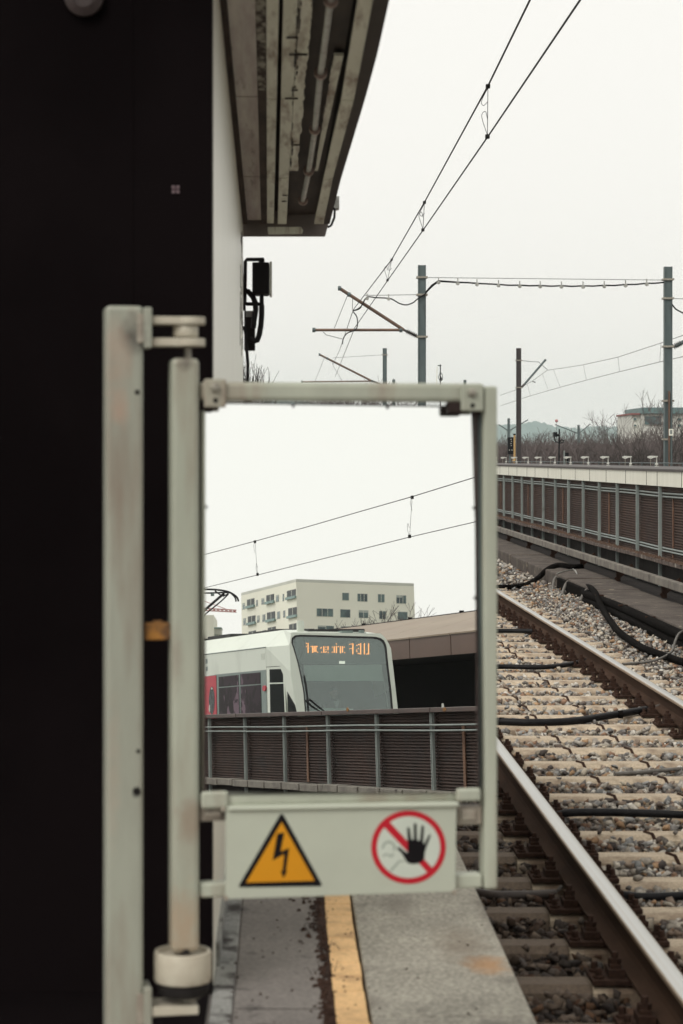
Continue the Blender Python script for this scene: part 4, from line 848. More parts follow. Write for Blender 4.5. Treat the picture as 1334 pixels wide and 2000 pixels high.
# wires over the near track
cw = [(1133, 0, 14.4), (952, 268, 20.6), (826, 450, 28.9), (757, 548, 37), (693, 640, 50.4), (670, 741, 75), (655, 735, 105)]
mw = [(1035, 0, 17.2), (953, 168, 20.6), (829, 395, 28.9), (765, 507, 37), (690, 605, YA), (668, 668, 78), (650, 712, 105)]
cp = [P(*q) for q in cw]; mp = [P(*q) for q in mw]
cp[5] = (cp[4] + cp[6]) / 2; mp[5] = (mp[4] + mp[6]) / 2 - Vector((0, 0, .15))
cp = [cp[0] + (cp[0] - cp[1]) * 4] + cp; mp = [mp[0] + (mp[0] - mp[1]) * 5 + Vector((0, 0, -.0))] + mp
wt = thing('contact_line', cp[1], 'pair of black overhead wires crossing the sky above the near track', 'overhead wire')
m = MB(); m.tube(cp, .0085, 6); m.build('contact_wire', Mt['wire'], wt)
m = MB(); m.tube(mp, .0095, 6); m.build('messenger_wire', Mt['wire'], wt)
for k in (2, 3, 4):
    a, b = mp[k], cp[k]; rr = .004 if k == 2 else .005
    m = MB(); m.tube([a, b], rr * .8, 4); 
    m.tube(smooth_path([a + Vector((0, 0, -.02)), a + Vector((-.06, 0, -.14)), a + Vector((-.045, 0, -.19)), a + Vector((-.0, 0, -.15))]), rr * .7, 4)
    m.tube(smooth_path([b + Vector((0, 0, .02)), b + Vector((-.055, 0, .2)), b + Vector((-.02, 0, .25)), b + Vector((.0, 0, .18))]), rr * .7, 4)
    m.box(a.x - .02, a.y - .03, a.z - .02, a.x + .02, a.y + .03, a.z + .015); m.box(b.x - .02, b.y - .03, b.z - .012, b.x + .02, b.y + .03, b.z + .025); m.build('dropper', Mt['wire'], wt)
# wires over the other track
def Q(u, v): return P(u, v, 12.3 * F / (u - CX))
w2 = thing('contact_line', Q(1207, 698), 'thin pair of overhead wires rising to the right over the far track', 'overhead wire')
m = MB(); m.tube([Q(u, v) for u, v in ((977, 772), (1009, 761), (1040, 744), (1069, 723), (1105, 718), (1139, 712.5), (1207, 697.5), (1291, 670), (1334, 655), (1420, 622))], .011, 5); m.build('messenger_wire', Mt['thinwire'], w2)
m = MB(); m.tube([Q(u, v) for u, v in ((977, 793), (1036, 773), (1095, 756), (1145, 742.5), (1210, 726), (1288, 707), (1334, 696.5), (1420, 675))], .011, 5); m.build('contact_wire', Mt['thinwire'], w2)
for a, b in (((1291, 671), (1288.6, 707)), ((1207, 698), (1210, 726)), ((1139.5, 713), (1145.6, 743)), ((1081, 722.5), (1094, 756)), ((1059.5, 731), (1071, 762)), ((1030, 750), (1036, 774))):
    m = MB(); p, q = Q(*a), Q(*b); m.tube([p, q], .006, 4); m.build('dropper', Mt['thinwire'], w2)
# antenna mast behind the gate rail
an = thing('antenna_mast', P(861, 780, 80) - Vector((0, 0, 4)), 'slim antenna mast with a pale rod beside it, beyond the gate rail', 'antenna')
m = MB(); ptube(m, [(860, 712), (860, 790), (860, 900)], 80, .022); ptube(m, [(855, 714), (862, 714)], 80, .02); m.build('pole', Mt['sigblack'], an)
m = MB(); ptube(m, [(853.5, 717), (853, 752), (856, 760)], 80, .016); m.build('rod', Mt['parapet'], an)
m = MB(); m.tube(smooth_path([P(u, v, 80) for u, v in ((861, 728), (864, 733), (864, 741), (860, 744), (857, 738), (858, 731), (861, 728))]), .012, 5); ptube(m, [(860, 735), (863, 742)], 80, .03); m.build('coil', Mt['sigblack'], an)
# signals and small lamps on the parapet
sgn = thing('rail_signal', P(997, 906, 75), 'black railway signal on a thin post left of the dark brown mast', 'signal')
m = MB(); c = P(997.5, 870, 75); m.box(P(991.5, 0, 75).x, 74.9, P(0, 887, 75).z, P(1003, 0, 75).x, 75.1, P(0, 854, 75).z); sh = m.build('signal_head', Mt['sigblack'], sgn, bevel=.02)
m = MB()
for u, v in ((998, 858), (999, 862), (998, 866), (998.5, 870), (995, 879), (1000, 879)): m.lathe(P(u, v, 74.88), [(.018, 0), (.016, .01)], 8, Vector((0, -1, 0)))
m.build('dots', Mt['lampwhite'], sh)
m = MB(); ptube(m, [(996, 886), (996, 912)], 75, .03); m.build('post', Mt['mast'], sgn)
op = thing('marker_post', P(1005, 908, 70), 'ochre marker post with a dark top between signal and brown mast', 'post')
m = MB(); ptube(m, [(1005, 850), (1005, 909)], 70, .034, 8); m.build('post_body', Mt['ochre'], op)
m = MB(); ptube(m, [(1005, 847), (1005, 850)], 70, .04, 8); m.build('top_cap', Mt['sigblack'], op)
m = MB(); ptube(m, [(1001, 899), (1006, 901)], 69.9, .04, 6); m.build('lamp', Mt['ochre'], op)
s2 = thing('loudspeaker_post', P(1092, 906, 60), 'thin dark post with a small box and coiled cable before the woodland', 'post')
m = MB(); ptube(m, [(1092.5, 838), (1091.5, 911)], 60, .022); m.build('pole', Mt['sigblack'], s2)
m = MB(); m.box(P(1081, 0, 60).x, 59.9, P(0, 853, 60).z, P(1087.5, 0, 60).x, 60.1, P(0, 844, 60).z); ptube(m, [(1087, 850), (1093, 850)], 60, .04); m.build('box', Mt['sigblack'], s2)
m = MB(); m.tube(smooth_path([P(u, v, 60) for u, v in ((1083, 853), (1084, 861), (1092, 865), (1099, 864), (1101, 860.5), (1096, 859.5), (1093, 864))]), .016, 5); m.build('cable', Mt['sigblack'], s2)
s3 = thing('track_signal', P(1104, 908, 50), 'small black box on a pale post standing on the parapet', 'signal')
m = MB(); m.box(P(1103.5, 0, 50).x, 49.92, P(0, 905, 50).z, P(1110, 0, 50).x, 50.08, P(0, 884, 50).z); m.build('box', Mt['sigblack'], s3, bevel=.01)
m = MB(); m.box(P(1101, 0, 50).x, 49.97, 1.304, P(1103, 0, 50).x, 50.03, P(0, 880, 50).z); m.build('post_body', Mt['wallpost'], s3)
def small_lamp():
    t = thing('edge_lamp', (6.3, 35.5, 1.304), 'small white lamp head on a thin stem along the parapet, one of a receding row', 'lamp', 'small lamps along the parapet')
    x, y, z = 6.3, 35.5, 1.304
    m = MB(); m.tube([Vector((x, y, z)), Vector((x, y, z + .17))], .009, 6); m.box(x - .03, y - .02, z, x + .03, y + .02, z + .012); m.box(x - .025, y - .02, z + .03, x + .02, y + .02, z + .06); m.build('stem', Mt['lampwhite'], t)
    m = MB(); m.prism([(x + .015, y - .03, z + .155), (x + .015, y - .03, z + .178), (x - .10, y - .03, z + .182), (x - .15, y - .03, z + .170), (x - .15, y - .03, z + .148), (x - .10, y - .03, z + .128), (x - .05, y - .03, z + .150)], (0, .06, 0)); m.build('head', Mt['lampwhite'], t)
    m = MB(); m.tube([Vector((x - .1, y, z)), Vector((x - .1, y, z + .145))], .005, 5); m.build('wire_stay', Mt['bolt'], t)
    return t
l0 = small_lamp(); 
for k in range(1, 11): c_ = copy_tree(l0); c_.location.y += 2.62 * k
rl = thing('parapet_rail', (6.6, 30, 1.304), 'low thin grey rail along the back of the parapet', 'rail')
m = MB(); m.tube([Vector((6.6, 20, 1.36)), Vector((6.6, 62, 1.36))], .008, 5)
for k in range(32): m.tube([Vector((6.6, 20.5 + 1.3 * k, 1.303)), Vector((6.6, 20.5 + 1.3 * k, 1.375))], .008, 5)
m.build('rail_body', Mt['mast'], rl)
# ================================================================== TREES, WOODLAND, HILLS, HOUSE
def grow(m, p, d, l, r, lev, rg, up=.25, spread=.55, kids=(2, 4), rmin=.012):
    d = d.normalized(); bend = Vector((rg.gauss(0, .12), rg.gauss(0, .12), .05)); q = p + (d + bend * .5).normalized() * l * .5; e = q + (d + bend).normalized() * l * .5
    m.tube([p, q, e], r, 5 if lev > 3 else 3, max(r * .62, rmin), cap=False)
    if lev == 0: return
    n = rg.randint(*kids)
    for k in range(n):
        nd = (d + Vector((rg.gauss(0, spread), rg.gauss(0, spread), rg.gauss(0, spread * .6) + up))).normalized()
        b = p + (q - p) * 2 * rg.uniform(.4, 1) if k and rg.random() < .6 else e
        if b is not e: b = q + (e - q) * rg.uniform(0, 1)
        grow(m, b, nd, l * rg.uniform(.6, .85), max(r * rg.uniform(.5, .7), rmin), lev - 1, rg, up, spread, kids, rmin)
def tree(base, h, lev, seed, lab, mtl='twigdark', rmin=.012, kids=(2, 4), spread=.5, group=None, lat=.45):
    rg = random.Random(seed); t = thing('bare_tree', base, lab, 'tree', group); base = Vector(base)
    m = MB(); m.tube([base, base + Vector((.05, 0, h * .16)), base + Vector((.08, 0, h * .30))], h * .016, 7, h * .012); m.build('trunk', Mt[mtl], t)
    m = MB(); top = base + Vector((.08, 0, h * .29))
    for k in range(4):
        a = k * PI / 2 + rg.random(); grow(m, top - Vector((0, 0, rg.uniform(0, h * .08))), Vector((math.cos(a) * lat, math.sin(a) * lat, 1)), h * .24, h * .0065, lev, rg, .22, spread, kids, rmin)
    m.build('crown', Mt[mtl], t)
    return t
GZ = -6
def gp(u, Y): p = P(u, 0, Y); return Vector((p.x, Y, GZ))
tree(gp(1248, 135), 9.9, 5, 4, 'large bare tree with spreading branches left of the edge mast', mtl='twigdark', rmin=.010)
tree(gp(1290, 150), 11.4, 5, 9, 'tall bare tree partly behind the edge mast before the white house', mtl='twig', rmin=.010)
tree(gp(1150, 170), 9.4, 5, 12, 'bare tree with a low ragged crown right of the far thin mast', mtl='twig', rmin=.016)
tree(gp(464, 75), 10.6, 5, 21, 'slender bare tree peeping out behind the station wall', rmin=.007, spread=.16, lat=.07)
for i, (u, Y, h) in enumerate(((660, 180, 13.6), (690, 190, 13.9), (725, 185, 13.2), (630, 200, 13.8))):
    tree(gp(u, Y), h, 5, 30 + i, 'bare treetop showing in the gap under the gate top rail', mtl='twig', rmin=.014, group='treetops in the gap under the gate rail')
m = MB(); rg = random.Random(77)
for k in range(190):
    Y = rg.uniform(165, 260); u = rg.uniform(940, 1440) if k % 8 else rg.uniform(560, 940); b = gp(u, Y); frac = min(1, max(0, (u - 960) / 370))
    top = ZC + (CY - (846 - 6 * frac + rg.gauss(0, 5))) / F * Y; h = (top - GZ) * .97
    m.tube([b, b + Vector((0, 0, h * .35))], .10, 4, .07)
    for q in range(4):
        a = rg.uniform(0, 2*PI); grow(m, b + Vector((0, 0, h * rg.uniform(.15, .36))), Vector((math.cos(a) * .5, math.sin(a) * .5, .9)), h * .25, .05, 4, rg, .18, .5, (2, 3), .013)
o = m.build('woodland', Mt['twig']); tag(o, kind='stuff', label='mass of bare purple-brown trees beyond the parapet')
print('wood faces', len(m.f))
# dense undergrowth behind the trees and the slope it stands on
m = MB()
for k in range(2600):
    Y = rg.uniform(160, 275); u = rg.uniform(930, 1460) if k % 6 else rg.uniform(540, 930); b = gp(u, Y); b.z = ZC + (CY - rg.uniform(884, 918)) / F * Y
    for q in range(5):
        a = rg.uniform(0, 2*PI); s_ = rg.uniform(.6, 1.6); e = b + Vector((math.cos(a) * s_ * .5, math.sin(a) * s_ * .5, s_ * rg.uniform(.5, 1))); m.tube([b, e], .035, 3, .008, cap=False)
o = m.build('undergrowth', Mt['twig']); tag(o, kind='stuff', label='tangle of leafless undergrowth among the bare trees')
def ridge(name, Y, pts, depth, mtl, bump, seed, back=0):
    rg = random.Random(seed); us = np.linspace(pts[0][0], pts[-1][0], 260); tops = np.interp(us, [p[0] for p in pts], [p[1] for p in pts])
    prof = []; ph = [rg.uniform(0, 6) for _ in range(6)]
    for u, v in zip(us, tops):
        n = sum(math.sin(u * f_ + ph[i]) / (i + 1) for i, f_ in enumerate((.05, .11, .23, .41, .83, 1.7))); prof.append(v - bump * n - abs(rg.gauss(0, bump * .35)))
    m = MB(); nu = len(us); rows = [(-depth, GZ), (-depth * .4, None, .6), (0, None, 1.0), (depth * .6, None, .7), (depth * 1.6, GZ)]
    for r_ in rows:
        for u, v in zip(us, prof):
            top = ZC + (CY - v) / F * Y; x = (u - CX) / F * Y
            z = GZ if len(r_) == 2 else GZ + (top - GZ) * r_[2] + (0 if r_[2] == 1 else rg.gauss(0, .6)); m.v.append((x, Y + r_[0], z))
    for i in range(len(rows) - 1):
        for j in range(nu - 1): m.f.append((i*nu + j, i*nu + j + 1, (i+1)*nu + j + 1, (i+1)*nu + j))
    return struct(m, name, mtl)
ridge('hills', 300, [(420, 900), (560, 884), (900, 870), (960, 872), (1050, 872), (1150, 870), (1300, 868), (1500, 862)], 40, Mt['scrub'], 2.2, 5)
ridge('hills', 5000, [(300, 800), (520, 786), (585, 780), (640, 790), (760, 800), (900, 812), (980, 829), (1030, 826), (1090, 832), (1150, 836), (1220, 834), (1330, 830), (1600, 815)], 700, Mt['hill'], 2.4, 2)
pb_ = thing('marker_ball', P(1087, 822, 600), 'small pink ball on a mast far off on the misty hillside', 'ball')
m = MB(); c = P(1087, 822, 600); m.lathe(c, [(.45 * math.sin(PI * k / 10), -.45 * math.cos(PI * k / 10)) for k in range(11)], 16); m.build('ball', Mt['pinkball'], pb_, smooth=True)
m = MB(); m.tube([c - Vector((0, 0, 14)), c - Vector((0, 0, .45))], .05, 6); m.build('pole', Mt['mast'], pb_)
YH = 290; H = lambda u, v, dy=0: P(u, v, YH + dy)
ho = thing('white_house', H(1290, 900), 'white building with teal roof far off behind the bare trees', 'building')
def hbox(m, u0, v0, u1, v1, y0, y1, zlow=None):
    a, b = H(u0, v0), H(u1, v1); return m.box(a.x, YH + y0, b.z if zlow is None else zlow, b.x, YH + y1, a.z)
m = MB(); hbox(m, 1256, 808, 1460, 900, 0, 14, GZ); hbox(m, 1238, 810, 1255.8, 900, 2, 14, GZ); m.build('wall', Mt['housewhite'], ho)
m = MB(); hbox(m, 1254, 796, 1462, 807.7, -.6, 14.6); m.build('roof', Mt['roofteal'], ho)
m = MB(); hbox(m, 1236, 806.5, 1253.7, 809.7, 1.5, 14.5); m.build('low_roof', Mt['roofred'], ho)
m = MB(); hbox(m, 1320, 791, 1324, 795.8, 4, 6); m.build('chimney', Mt['roofred'], ho)
for (u0, v0, u1, v1) in ((1258, 812, 1292, 830), (1322, 816, 1331, 822), (1340, 816, 1349, 822), (1322, 828, 1331, 834), (1241, 815, 1248, 821), (1242, 828, 1248, 833)):
    y = -.05 if u0 > 1255 else 1.95
    m = MB(); hbox(m, u0, v0, u1, v1, y - .1, y); w = m.build('window', Mt['frame'], ho)
    m = MB(); hbox(m, u0 + .8, v0 + .8, u1 - .8, v1 - .8, y - .14, y - .102); m.build('pane', Mt['pane'], w)
# ================================================================== WHAT THE MIRROR SHOWS (stands behind the camera, right of the track)
def z7(x, y): return (380 + x * .43478, 1120 + y * .43478)
def zs(x, y): return (380 + x * .16492, 1120 + y * .16492)
def zf(x, y): return (540 + x * .18741, 1210 + y * .18741)
XB = 7.4
ztop = MX(925, 1390, XB).z; zbot = MX(925, 1547, XB).z; yph = MX(858, 1450, XB).y
sp = (MX(858, 1450, XB).y - MX(490, 1450, XB).y) / 4
b2, posts2 = barrier('noise_barrier', XB, -46, -3, zbot, ztop, sp, yph, 'dark louvred barrier with a brown cap in front of the white train', False, True)
for k in range(14):
    ya, yb_ = posts2[0] + 3.1 * k, posts2[0] + 3.1 * (k + 1) - .012
    m = MB(); m.box(XB - .13, ya, ztop + .002, XB + .10, yb_, ztop + .052); m.build('cap_length', Mt['cap'], b2, bevel=.006)
for u in (679, 868):
    p = MX(u, 1386, XB - .132); m = MB(); m.lathe(p, [(.026, 0), (.02, .004)], 9, Vector((-1, 0, 0)))
    for k in range(5): a = k * 1.256; m.lathe(p + Vector((0, math.cos(a) * .035, math.sin(a) * .012)), [(.011, 0), (.009, .003)], 6, Vector((-1, 0, 0)))
    m.build('rust_bloom', Mt['latch'], b2)
p = MX(863, 1379, XB - .05); m = MB(); m.prism([p + Vector((0, -.012, -.012)), p + Vector((0, .014, -.012)), p + Vector((0, .007, .008)), p + Vector((0, 0, .028))], (.02, 0, 0))
o = m.build('white_scrap', Mt['lampwhite'], origin=p); tag(o, 'tiny white scrap sticking up from the brown barrier cap', 'scrap')
# ---------------------------------------------------------------- train
TT = 50.0
pk = MD(*zs(845, 873), TT); XT = pk.x; YK = pk.y; ZSM = pk.z; W = 2.55; XC = XT + W / 2
p_top = MX(*zf(132, 268), XT + .14); p_bot = MX(*zf(211, 963), XT + .10)
sl = p_bot - p_top; sl.x = 0; FN = Vector((1, 0, 0)).cross(sl).normalized()
if FN.y < 0: FN = -FN
def FP(x, y, off=0): return MP(*zf(x, y), p_top + FN * off, FN)          # on the sloping front plane
kink_low = Vector((XT, YK, .9)); NN = (p_top - Vector((XT, YK, ZSM))).cross(p_bot - Vector((XT, YK, ZSM))).normalized()
if NN.x > 0: NN = -NN
def NP(x, y, off=0): return MP(*zs(x, y), Vector((XT, YK, ZSM)) + NN * off, NN)   # on the tapering cab side
def SP(x, y, off=0): return MX(*zs(x, y), XT - off)                      # on the body side
train = thing('tram_train', (XC, YK, -.6), 'white low-floor train with orange destination display, seen in the mirror', 'train')
ZF = -.25
zroof = MX(*zs(895, 690), XT + .45).z
print('train X', XT, 'YK', YK, 'seam', ZSM, 'roof', zroof, 'front', p_top, p_bot, 'right', FP(1188, 300), FP(1258, 920))
outl = [(244, 1120), (211, 963), (172, 740), (142, 545), (132, 268), (152, 138), (1075, 150), (1118, 180), (1156, 236), (1188, 300), (1225, 620), (1258, 920), (1275, 1120)]
FO = [FP(*q) for q in outl]
zl = [FO[i].z for i in range(13)]
KR = [Vector((XT, YK, zl[0])), Vector((XT, YK, zl[1])), Vector((XT, YK, zl[2])), Vector((XT, YK, zl[3])), Vector((XT, YK, ZSM)), Vector((XT + .45, YK, zroof)),
      Vector((XT + W - .45, YK, zroof)), Vector((XT + W - .30, YK, zroof - .05)), Vector((XT + W - .12, YK, zroof - .15)), Vector((XT + W, YK, ZSM)), Vector((XT + W, YK, zl[10])), Vector((XT + W, YK, zl[11])), Vector((XT + W, YK, zl[12]))]
n = 13; YE = YK - 27
m = MB(); m.v = [tuple(v) for v in FO + KR]; m.f = [(i, i+1, n+i+1, n+i) for i in range(n-1)] + [(0, n-1, 2*n-1, n)]
m.build('cab_shell', Mt['tram'], train)
m = MB(); BR = [Vector((v.x, YE, v.z)) for v in KR]; KB = [Vector((v.x, YK - .012, v.z)) for v in KR]
m.v = [tuple(v) for v in KB + BR]; m.f = [(i, i+1, n+i+1, n+i) for i in range(n-1)] + [(0, n-1, 2*n-1, n), tuple(range(n, 2*n)), tuple(range(n))]
m.build('body', Mt['tram'], train)
m = MB(); m.box(XT + .12, YE + .3, -.6, XT + W - .12, FO[0].y - .3, zl[0] - .01); m.build('underframe', Mt['roofgear'], train)
# front frame ring and windscreen
wso = [(300, 1120), (290, 945), (275, 760), (245, 600), (215, 460), (175, 320), (146, 235), (152, 200), (172, 175), (205, 164), (240, 162), (600, 172), (1020, 183), (1078, 195), (1118, 222), (1143, 275), (1165, 500), (1195, 740), (1210, 918), (1226, 1120)]
def resample(poly, c, k=96):
    out = []
    for i in range(k):
        a = 2*PI*i/k; dx, dy = math.cos(a), math.sin(a); best = 0
        for (x0, y0), (x1, y1) in zip(poly, poly[1:] + poly[:1]):
            ex, ey = x1 - x0, y1 - y0; det = dx * -ey + dy * ex
            if abs(det) < 1e-9: continue
            t = ((x0 - c[0]) * -ey + (y0 - c[1]) * ex) / det; s_ = (dx * (y0 - c[1]) - dy * (x0 - c[0])) / det
            if t > 0 and -1e-6 <= s_ <= 1 + 1e-6: best = max(best, t)
        out.append((c[0] + dx * best, c[1] + dy * best))
    return out
cc = (680, 600); RA, RB = resample(outl, cc), resample(wso, cc); k = len(RA)
m = MB(); A = [FP(*q, .002) for q in RA]; B = [FP(*q, .002) for q in RB]; m.strip(A + A[:1], B + B[:1], FN * .03); m.build('front_frame', Mt['tram'], train)
RC = resample([(680 + (x - 680) * .965, 600 + (y - 600) * .965) for x, y in wso], cc)
m = MB(); A = [FP(*q, .004) for q in RB]; B = [FP(*q, .004) for q in RC]; m.strip(A + A[:1], B + B[:1], FN * .022); m.build('screen_seal', Mt['roofgear'], train)
m = MB(); m.prism([FP(*q, .006) for q in RB], FN * .008); scr = m.build('windscreen', Mt['screen'], train)
# cab interior: dark lining, painted dark reflection, blind
RD = resample([(680 + (x - 680) * .985, 600 + (y - 600) * .985) for x, y in outl], cc); m = MB()
A = [FP(*q, -.01) for q in RD]; B = [FP(*q, -1.15) for q in RD]
m.v = [tuple(v) for v in A + B]; m.f = [(i, (i+1) % k, k + (i+1) % k, k + i) for i in range(k)] + [tuple(range(k, 2*k))]; ci = m.build('cab_interior', Mt['cabdark'], train)
m = MB(); m.prism([FP(*q, -.06) for q in ((170, 165), (1130, 190), (1160, 465), (225, 455))], -FN * .02); m.build('display_box', Mt['ledpanel'], ci)
m = MB(); m.prism([FP(*q, -.08) for q in ((285, 474), (1100, 470), (1112, 640), (300, 640))], -FN * .01); m.build('sun_blind', Mt['blind'], ci)
m = MB(); m.prism([FP(*q, -.07) for q in ((800, 925), (905, 880), (1000, 832), (1100, 775), (1195, 700), (1230, 1120), (800, 1120))], -FN * .02); m.build('dark_reflection', Mt['black'], ci)  # black wedge paints a dark reflection into the windscreen's lower corner
m = MB(); m.prism([FP(*q, -.05) for q in ((300, 952), (520, 922), (800, 930), (800, 1110), (300, 1110))], -FN * .3); m.build('dashboard', Mt['blind'], ci)
m = MB(); m.prism([FP(*q, -.03) for q in ((657, 432), (715, 434), (713, 459), (655, 458))], -FN * .02); m.build('cab_lamp', Mt['caplamp'], ci)
# destination display: lit dots as seen
def z9(x, y): return (590 + x * .11244, 1240 + y * .11236)
def led_pt(col, row): return MP(*z9(75 + col * 27, 148 + 25.2 * row + col * .2), p_top + FN * -.05, FN)
dots = [(0, 0), (0, 2.1), (3, 2.1), (7, 2.1), (7.2, 6), (9.7, 2.8), (9.8, 6), (9.2, 3.2), (12.5, 2.4), (12.5, 4.2), (12.8, 5.6), (12.2, 6), (14, 6.1), (16.6, 2.5), (16.6, 5.9), (19.3, .2), (20.6, 2.1), (24.4, 2.4), (24.7, 6.2),
        (27.8, .4), (28.8, .2), (28, 3.4), (29.3, 3.3), (32.4, 1.2), (33.4, .5), (33.4, 3.3), (34, 6.8), (33.2, 6.6), (32.3, 4.4), (32.5, 5.4), (38.6, 7), (39.4, 6.9)]
bars = [(1.1, 0, 6.2), (4, 2.0, 6.2), (5, 2.0, 5.6), (6.1, 2.0, 5.6), (11.2, 2.2, 6), (13.9, 2.1, 4.3), (17.9, 2.3, 6.0), (19.3, 2.0, 6.2), (21.9, 2.1, 6.3), (23.2, 2.1, 5.8), (29.9, 0, 7), (34.9, 0, 7), (37.3, 0, 6.9), (40.0, 0, 7), (34, .5, .5)]
m = MB()
ex = (led_pt(1, 0) - led_pt(0, 0)); ey = (led_pt(0, 1) - led_pt(0, 0))
for c_, r_ in dots: p = led_pt(c_, r_); m.prism([p + ex * .36 * math.cos(a) + ey * .36 * math.sin(a) for a in [i * PI / 4 for i in range(8)]], FN * .004)
for c_, r0, r1 in bars: a, b = led_pt(c_, r0 - .3), led_pt(c_, r1 + .3); m.prism([a - ex * .33, a + ex * .33, b + ex * .33, b - ex * .33], FN * .004)
m.build('destination_display', Mt['led'], ci)
# wipers, hoses and rods on the front
m = MB()
for pth in ([(290, 585), (312, 700), (330, 860), (334, 960)], [(305, 840), (370, 900), (450, 955)], [(345, 828), (420, 890), (500, 955)], [(300, 845), (350, 835)]): m.tube([FP(*q, .03) for q in pth], .016, 6)
m.build('wiper', Mt['roofgear'], train)
m = MB(); m.tube(smooth_path([FP(*q, -.02) for q in ((268, 168), (288, 230), (285, 300), (255, 375), (215, 455))]), .009, 5); m.tube(smooth_path([FP(*q, -.02) for q in ((180, 190), (192, 230), (185, 290), (165, 330))]), .009, 5); m.build('mirror_arm_edge', Mt['black'], ci)
m = MB(); m.tube([FP(*q, -.02) for q in ((1092, 505), (1125, 680), (1160, 912))], .008, 5); m.tube([FP(*q, -.02) for q in ((286, 480), (292, 560))], .008, 5); m.build('blind_rail', Mt['lampwhite'], ci)
# sides
def sp(px, off, th, fn=SP): 
    nrm = Vector((-1, 0, 0)) if fn is SP else NN
    m = MB(); m.prism([fn(x, y, off) for x, y in px], nrm * th); return m
sp([(-900, 1400), (270, 1195), (790, 1146), (848, 1140), (866, 1750), (-900, 1800)], .002, .004).build('window_band', Mt['tramgrey'], train)
def win(px, name='side_window'):
    cx_ = sum(p[0] for p in px) / 4; cy_ = sum(p[1] for p in px) / 4; big = [(cx_ + (x - cx_) * 1.07, cy_ + (y - cy_) * 1.04) for x, y in px]
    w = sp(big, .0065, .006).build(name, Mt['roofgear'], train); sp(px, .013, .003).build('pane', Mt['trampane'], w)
for px in (((295, 1228), (512, 1204), (518, 1322), (297, 1342)), ((297, 1364), (520, 1344), (532, 1700), (300, 1705)), ((552, 1194), (774, 1174), (776, 1305), (552, 1320)), ((554, 1346), (780, 1326), (788, 1690), (556, 1700))): win(px)
for k in range(1, 4):
    x0 = -150 - 260 * k; win(((x0, 1300 + 28 * k), (x0 + 215, 1275 + 28 * k), (x0 + 215, 1700), (x0, 1705)))
d = sp([(60, 1228), (258, 1208), (268, 1760), (60, 1760)], .0065, .012).build('passenger_door', Mt['tramred'], train)
sp([(205 + 34 * math.cos(a), 1505 + 165 * math.sin(a)) for a in [i * PI / 12 for i in range(24)]], .0195, .003).build('door_window', Mt['sideglass'], d)
sp([(178 + 8 * math.cos(a), 1600 + 44 * math.sin(a)) for a in [i * PI / 8 for i in range(16)]], .023, .003).build('handle', Mt['lampwhite'], d)
sp([(205 + 9 * math.cos(a), 1362 + 13 * math.sin(a)) for a in [i * PI / 8 for i in range(16)]], .023, .003).build('button', Mt['lampwhite'], d)
sp([(835 + 20 * math.cos(a), 1360 + 34 * math.sin(a)) for a in [i * PI / 8 for i in range(16)]], .0065, .03).build('marker_light', Mt['tramred'], train)
cd = sp([(862, 1112), (1065, 1100), (1090, 1760), (880, 1760)], .003, .014, NP).build('cab_door', Mt['tram'], train)
sp([(888, 1136), (1048, 1130), (1050, 1290), (891, 1293)], .0175, .003, NP).build('door_pane', Mt['cabglass'], cd)
sp([(892, 1310), (1052, 1304), (1072, 1740), (900, 1740)], .0175, .003, NP).build('door_pane', Mt['cabglass'], cd)
sp([(855, 1106), (1072, 1094), (1072, 1098), (855, 1111)], .003, .02, NP).build('rain_strip', Mt['roofgear'], train)
sp([(1092, 1135), (1120, 1135), (1160, 1330), (1212, 1660), (1230, 1760), (1112, 1760), (1100, 1400)], .003, .006, NP).build('quarter_window', Mt['cabglass'], train)
m = MB()
for (x, y) in ((1056, 928), (1080, 926), (1062, 1036), (1086, 1034)): m.lathe(NP(x, y, .001), [(.012, 0), (.01, .004)], 8, NN)
m.build('screw', Mt['roofgear'], train)
sp([(785, 952), (830, 946), (832, 1018), (788, 1024)], .002, .002).build('faded_marking', mat('faded_marking', (.50,.54,.48,1), (.58,.61,.53,1), .5, scale=30, contrast=(.45,.55)), train)
for (x0, y0, h_) in ((130, 1015, 50), (132, 1105, 50)): sp([(x0, y0), (x0 + 24, y0 - 3), (x0 + 24, y0 + h_), (x0, y0 + h_ + 3)], .002, .002).build('vent_grille', Mt['tramgrey'], train)
m = MB(); a = SP(-1500, 1290, 0); m.tube([Vector((XT - .003, YE, ZSM)), Vector((XT - .003, YK, ZSM))], .012, 4); m.build('roof_seam', Mt['tramgrey'], train)
# roof equipment
def roofbox(zfun, x0, y0, x1, y1, xa, hw, name, mtl, shape='box'):
    a, b = MX(*zfun(x0, y1), xa), MX(*zfun(x1, y0), xa); m = MB(); zb_ = min(a.z, zroof + .002)
    if shape == 'cyl': c = (a + b) / 2; r = abs(b.y - a.y) / 2 * 1.0; m.lathe((xa, c.y, 0), [(r, zb_), (r, b.z - .04), (r * .85, b.z), (r * .3, b.z + .005)], 20)
    else: m.box(xa - hw, a.y, zb_, xa + hw, b.y, b.z)
    return m.build(name, mtl, train, smooth=shape == 'cyl', bevel=0 if shape == 'cyl' else .01)
roofbox(zs, 390, 712, 660, 775, XC - .2, .55, 'roof_unit', Mt['roofgear']); roofbox(zs, 120, 770, 350, 810, XC - .2, .55, 'roof_unit', Mt['roofgear'])
roofbox(zs, 930, 656, 1190, 690, XC - .2, .5, 'roof_unit', Mt['roofgear'])
PF = FO[5].y
